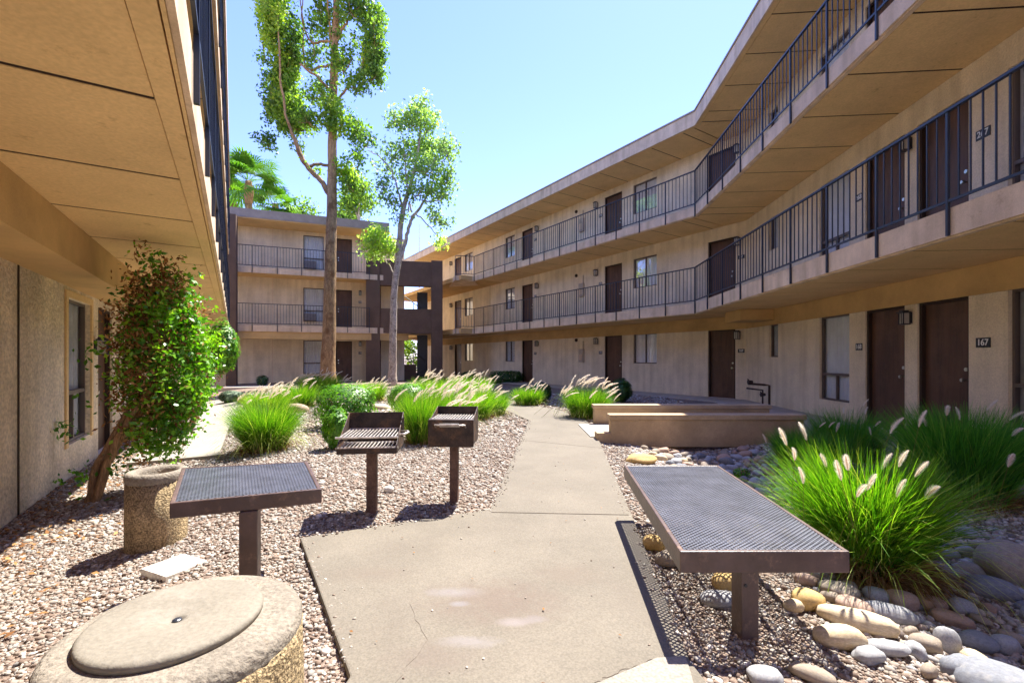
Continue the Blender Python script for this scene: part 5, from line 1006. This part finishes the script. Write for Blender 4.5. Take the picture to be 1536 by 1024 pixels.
# ------------------------------------------------------------------ gravel stones (stuff)
import bmesh as _bm
bmi = _bm.new(); _bm.ops.create_icosphere(bmi, subdivisions=1, radius=1); ICO = np.array([v.co[:] for v in bmi.verts]); ICOF = np.array([[v.index for v in f.verts] for f in bmi.faces]); bmi.free()
def scatter(name, X, Y, s, rng, m, flat=(0.45, 0.8), zoff=0.25, jit=0.3):
    n = len(X); k = len(ICO); sc = s[:, None]*np.stack([rng.uniform(.75, 1.3, n), rng.uniform(.6, 1.0, n), rng.uniform(*flat, n)], 1)
    V = ICO[None]*(1+rng.uniform(-jit, jit, (n, k, 1)))*sc[:, None, :]
    a = rng.uniform(0, 6.283, n); b_ = rng.normal(0, .35, n); ca, sa, cb, sb = np.cos(a), np.sin(a), np.cos(b_), np.sin(b_)
    x_, y_, z_ = V[..., 0], V[..., 1], V[..., 2]; y2, z2 = y_*cb[:, None]-z_*sb[:, None], y_*sb[:, None]+z_*cb[:, None]
    xx = x_*ca[:, None]-y2*sa[:, None]; yy = x_*sa[:, None]+y2*ca[:, None]
    W = np.stack([xx+X[:, None], yy+Y[:, None], z2+gh(X, Y)[:, None]+(s*zoff)[:, None]], 2).reshape(-1, 3)
    Fc = (ICOF[None]+(np.arange(n)*k)[:, None, None]).reshape(-1, 3)
    o = np_mesh(name, W, Fc, m, np.repeat(rng.uniform(0, 1, n), k)); tag(o, kind='stuff'); return o
def field(y0, y1, s, cover, rng, xlim):
    A = (xlim[1]-xlim[0])*(y1-y0); n = int(A/(s*s*3.0)*cover); X = rng.uniform(*xlim, n); Y = rng.uniform(y0, y1, n)
    k = (np.abs(X) < 1.25*Y+1.0) & ~inpoly(X, Y, PATH) & ~inpoly(X, Y, PATH_L) & ~inpoly(X, Y, q_)
    dl = (X-LEFT.P.x)*LEFT.n.x+(Y-LEFT.P.y)*LEFT.n.y; k &= dl > 0.02
    dr = (X-WB[0])*NEAR.n.x+(Y-WB[1])*NEAR.n.y; k &= dr > 1.06
    df = (X-WB[0])*FAR.n.x+(Y-WB[1])*FAR.n.y; k &= df > 1.06
    k &= ~((Y > 7.0) & (Y < 8.85) & (X > 1.25))
    return X[k], Y[k], s*np.clip(rng.lognormal(-.08, .33, k.sum()), .45, 2.1)
q_ = [gpt(893, 1026, .03), gpt(985, 987, .03), gpt(1028, 984, .03), gpt(1034, 1001, .03), gpt(1052, 1080), (0.5, 1.0), (0.1, 1.0)]
rng = np.random.default_rng(99)
for (y0, y1, s_, cv, xl) in ((0.7, 3.6, 0.0105, 1.25, (-5, 5)), (3.6, 7.5, 0.0145, 1.2, (-7, 5)), (7.5, 16, 0.026, 0.95, (-11, 5))):
    X, Y, s = field(y0, y1, s_, cv, rng, xl); scatter('gravel', X, Y, s, rng, M['gravel'])
n = 7500; Y = rng.uniform(1.4, 7.0, n); X = rng.uniform(1.7, 4.3, n); scatter('cobbles', X, Y, rng.uniform(.014, .036, len(X)), rng, M['cobbles'], jit=.15)
# leaf litter along the left wall
n = 1000; a = rng.uniform(1.5, 9, n); o_ = np.abs(rng.normal(0, .38, n))+.03; P = np.array([LEFT.p(u, v) for u, v in zip(a, o_)]); P[:, 2] = gh(P[:, 0], P[:, 1])+.022
V, Fc, rn = leaves(P, .045, rng.uniform(0, 1, n), 3.0, .5, 4); o = np_mesh('leaf_litter', V, Fc, M['leaf_brown'], rn); tag(o, kind='stuff')

# gravel kicked onto the path's edges
ex, ey = [], []
for i in (0, 1, 9, 10, 15):
    a_, b_ = PATH[i], PATH[(i+1) % len(PATH)]; L_ = math.hypot(b_[0]-a_[0], b_[1]-a_[1]); k = int(L_*45); t = rng.uniform(0, 1, k); off = np.abs(rng.normal(0, .035, k))
    nx_, ny_ = -(b_[1]-a_[1])/L_, (b_[0]-a_[0])/L_
    for sg_ in (1, -1): ex.append(a_[0]+(b_[0]-a_[0])*t+nx_*off*sg_); ey.append(a_[1]+(b_[1]-a_[1])*t+ny_*off*sg_)
X, Y = np.concatenate(ex), np.concatenate(ey); k = inpoly(X, Y, PATH); X, Y = X[k], Y[k]
o = scatter('gravel', X, Y, rng.uniform(.004, .012, len(X)), rng, M['gravel']); o.location.z += 0.031
# stray stones and fallen leaves on the concrete
n = 170; X = rng.uniform(-1.6, 1.1, n); Y = 1.2+rng.uniform(0, 1, n)**1.3*9; k = inpoly(X, Y, PATH); X, Y = X[k], Y[k]
o = scatter('gravel', X, Y, rng.uniform(.0025, .009, len(X)), rng, M['gravel']); o.location.z += 0.031
n = 60; X = rng.uniform(-1.4, 1.0, n); Y = rng.uniform(1.5, 7, n); k = inpoly(X, Y, PATH); X, Y = X[k], Y[k]
V, Fc, rn = leaves(np.stack([X, Y, np.full(len(X), .04)], 1), .022, rng.uniform(0, .6, len(X)), 6.0, .5, 41); o = np_mesh('leaf_litter', V, Fc, M['leaf_brown'], rn); tag(o, kind='stuff')
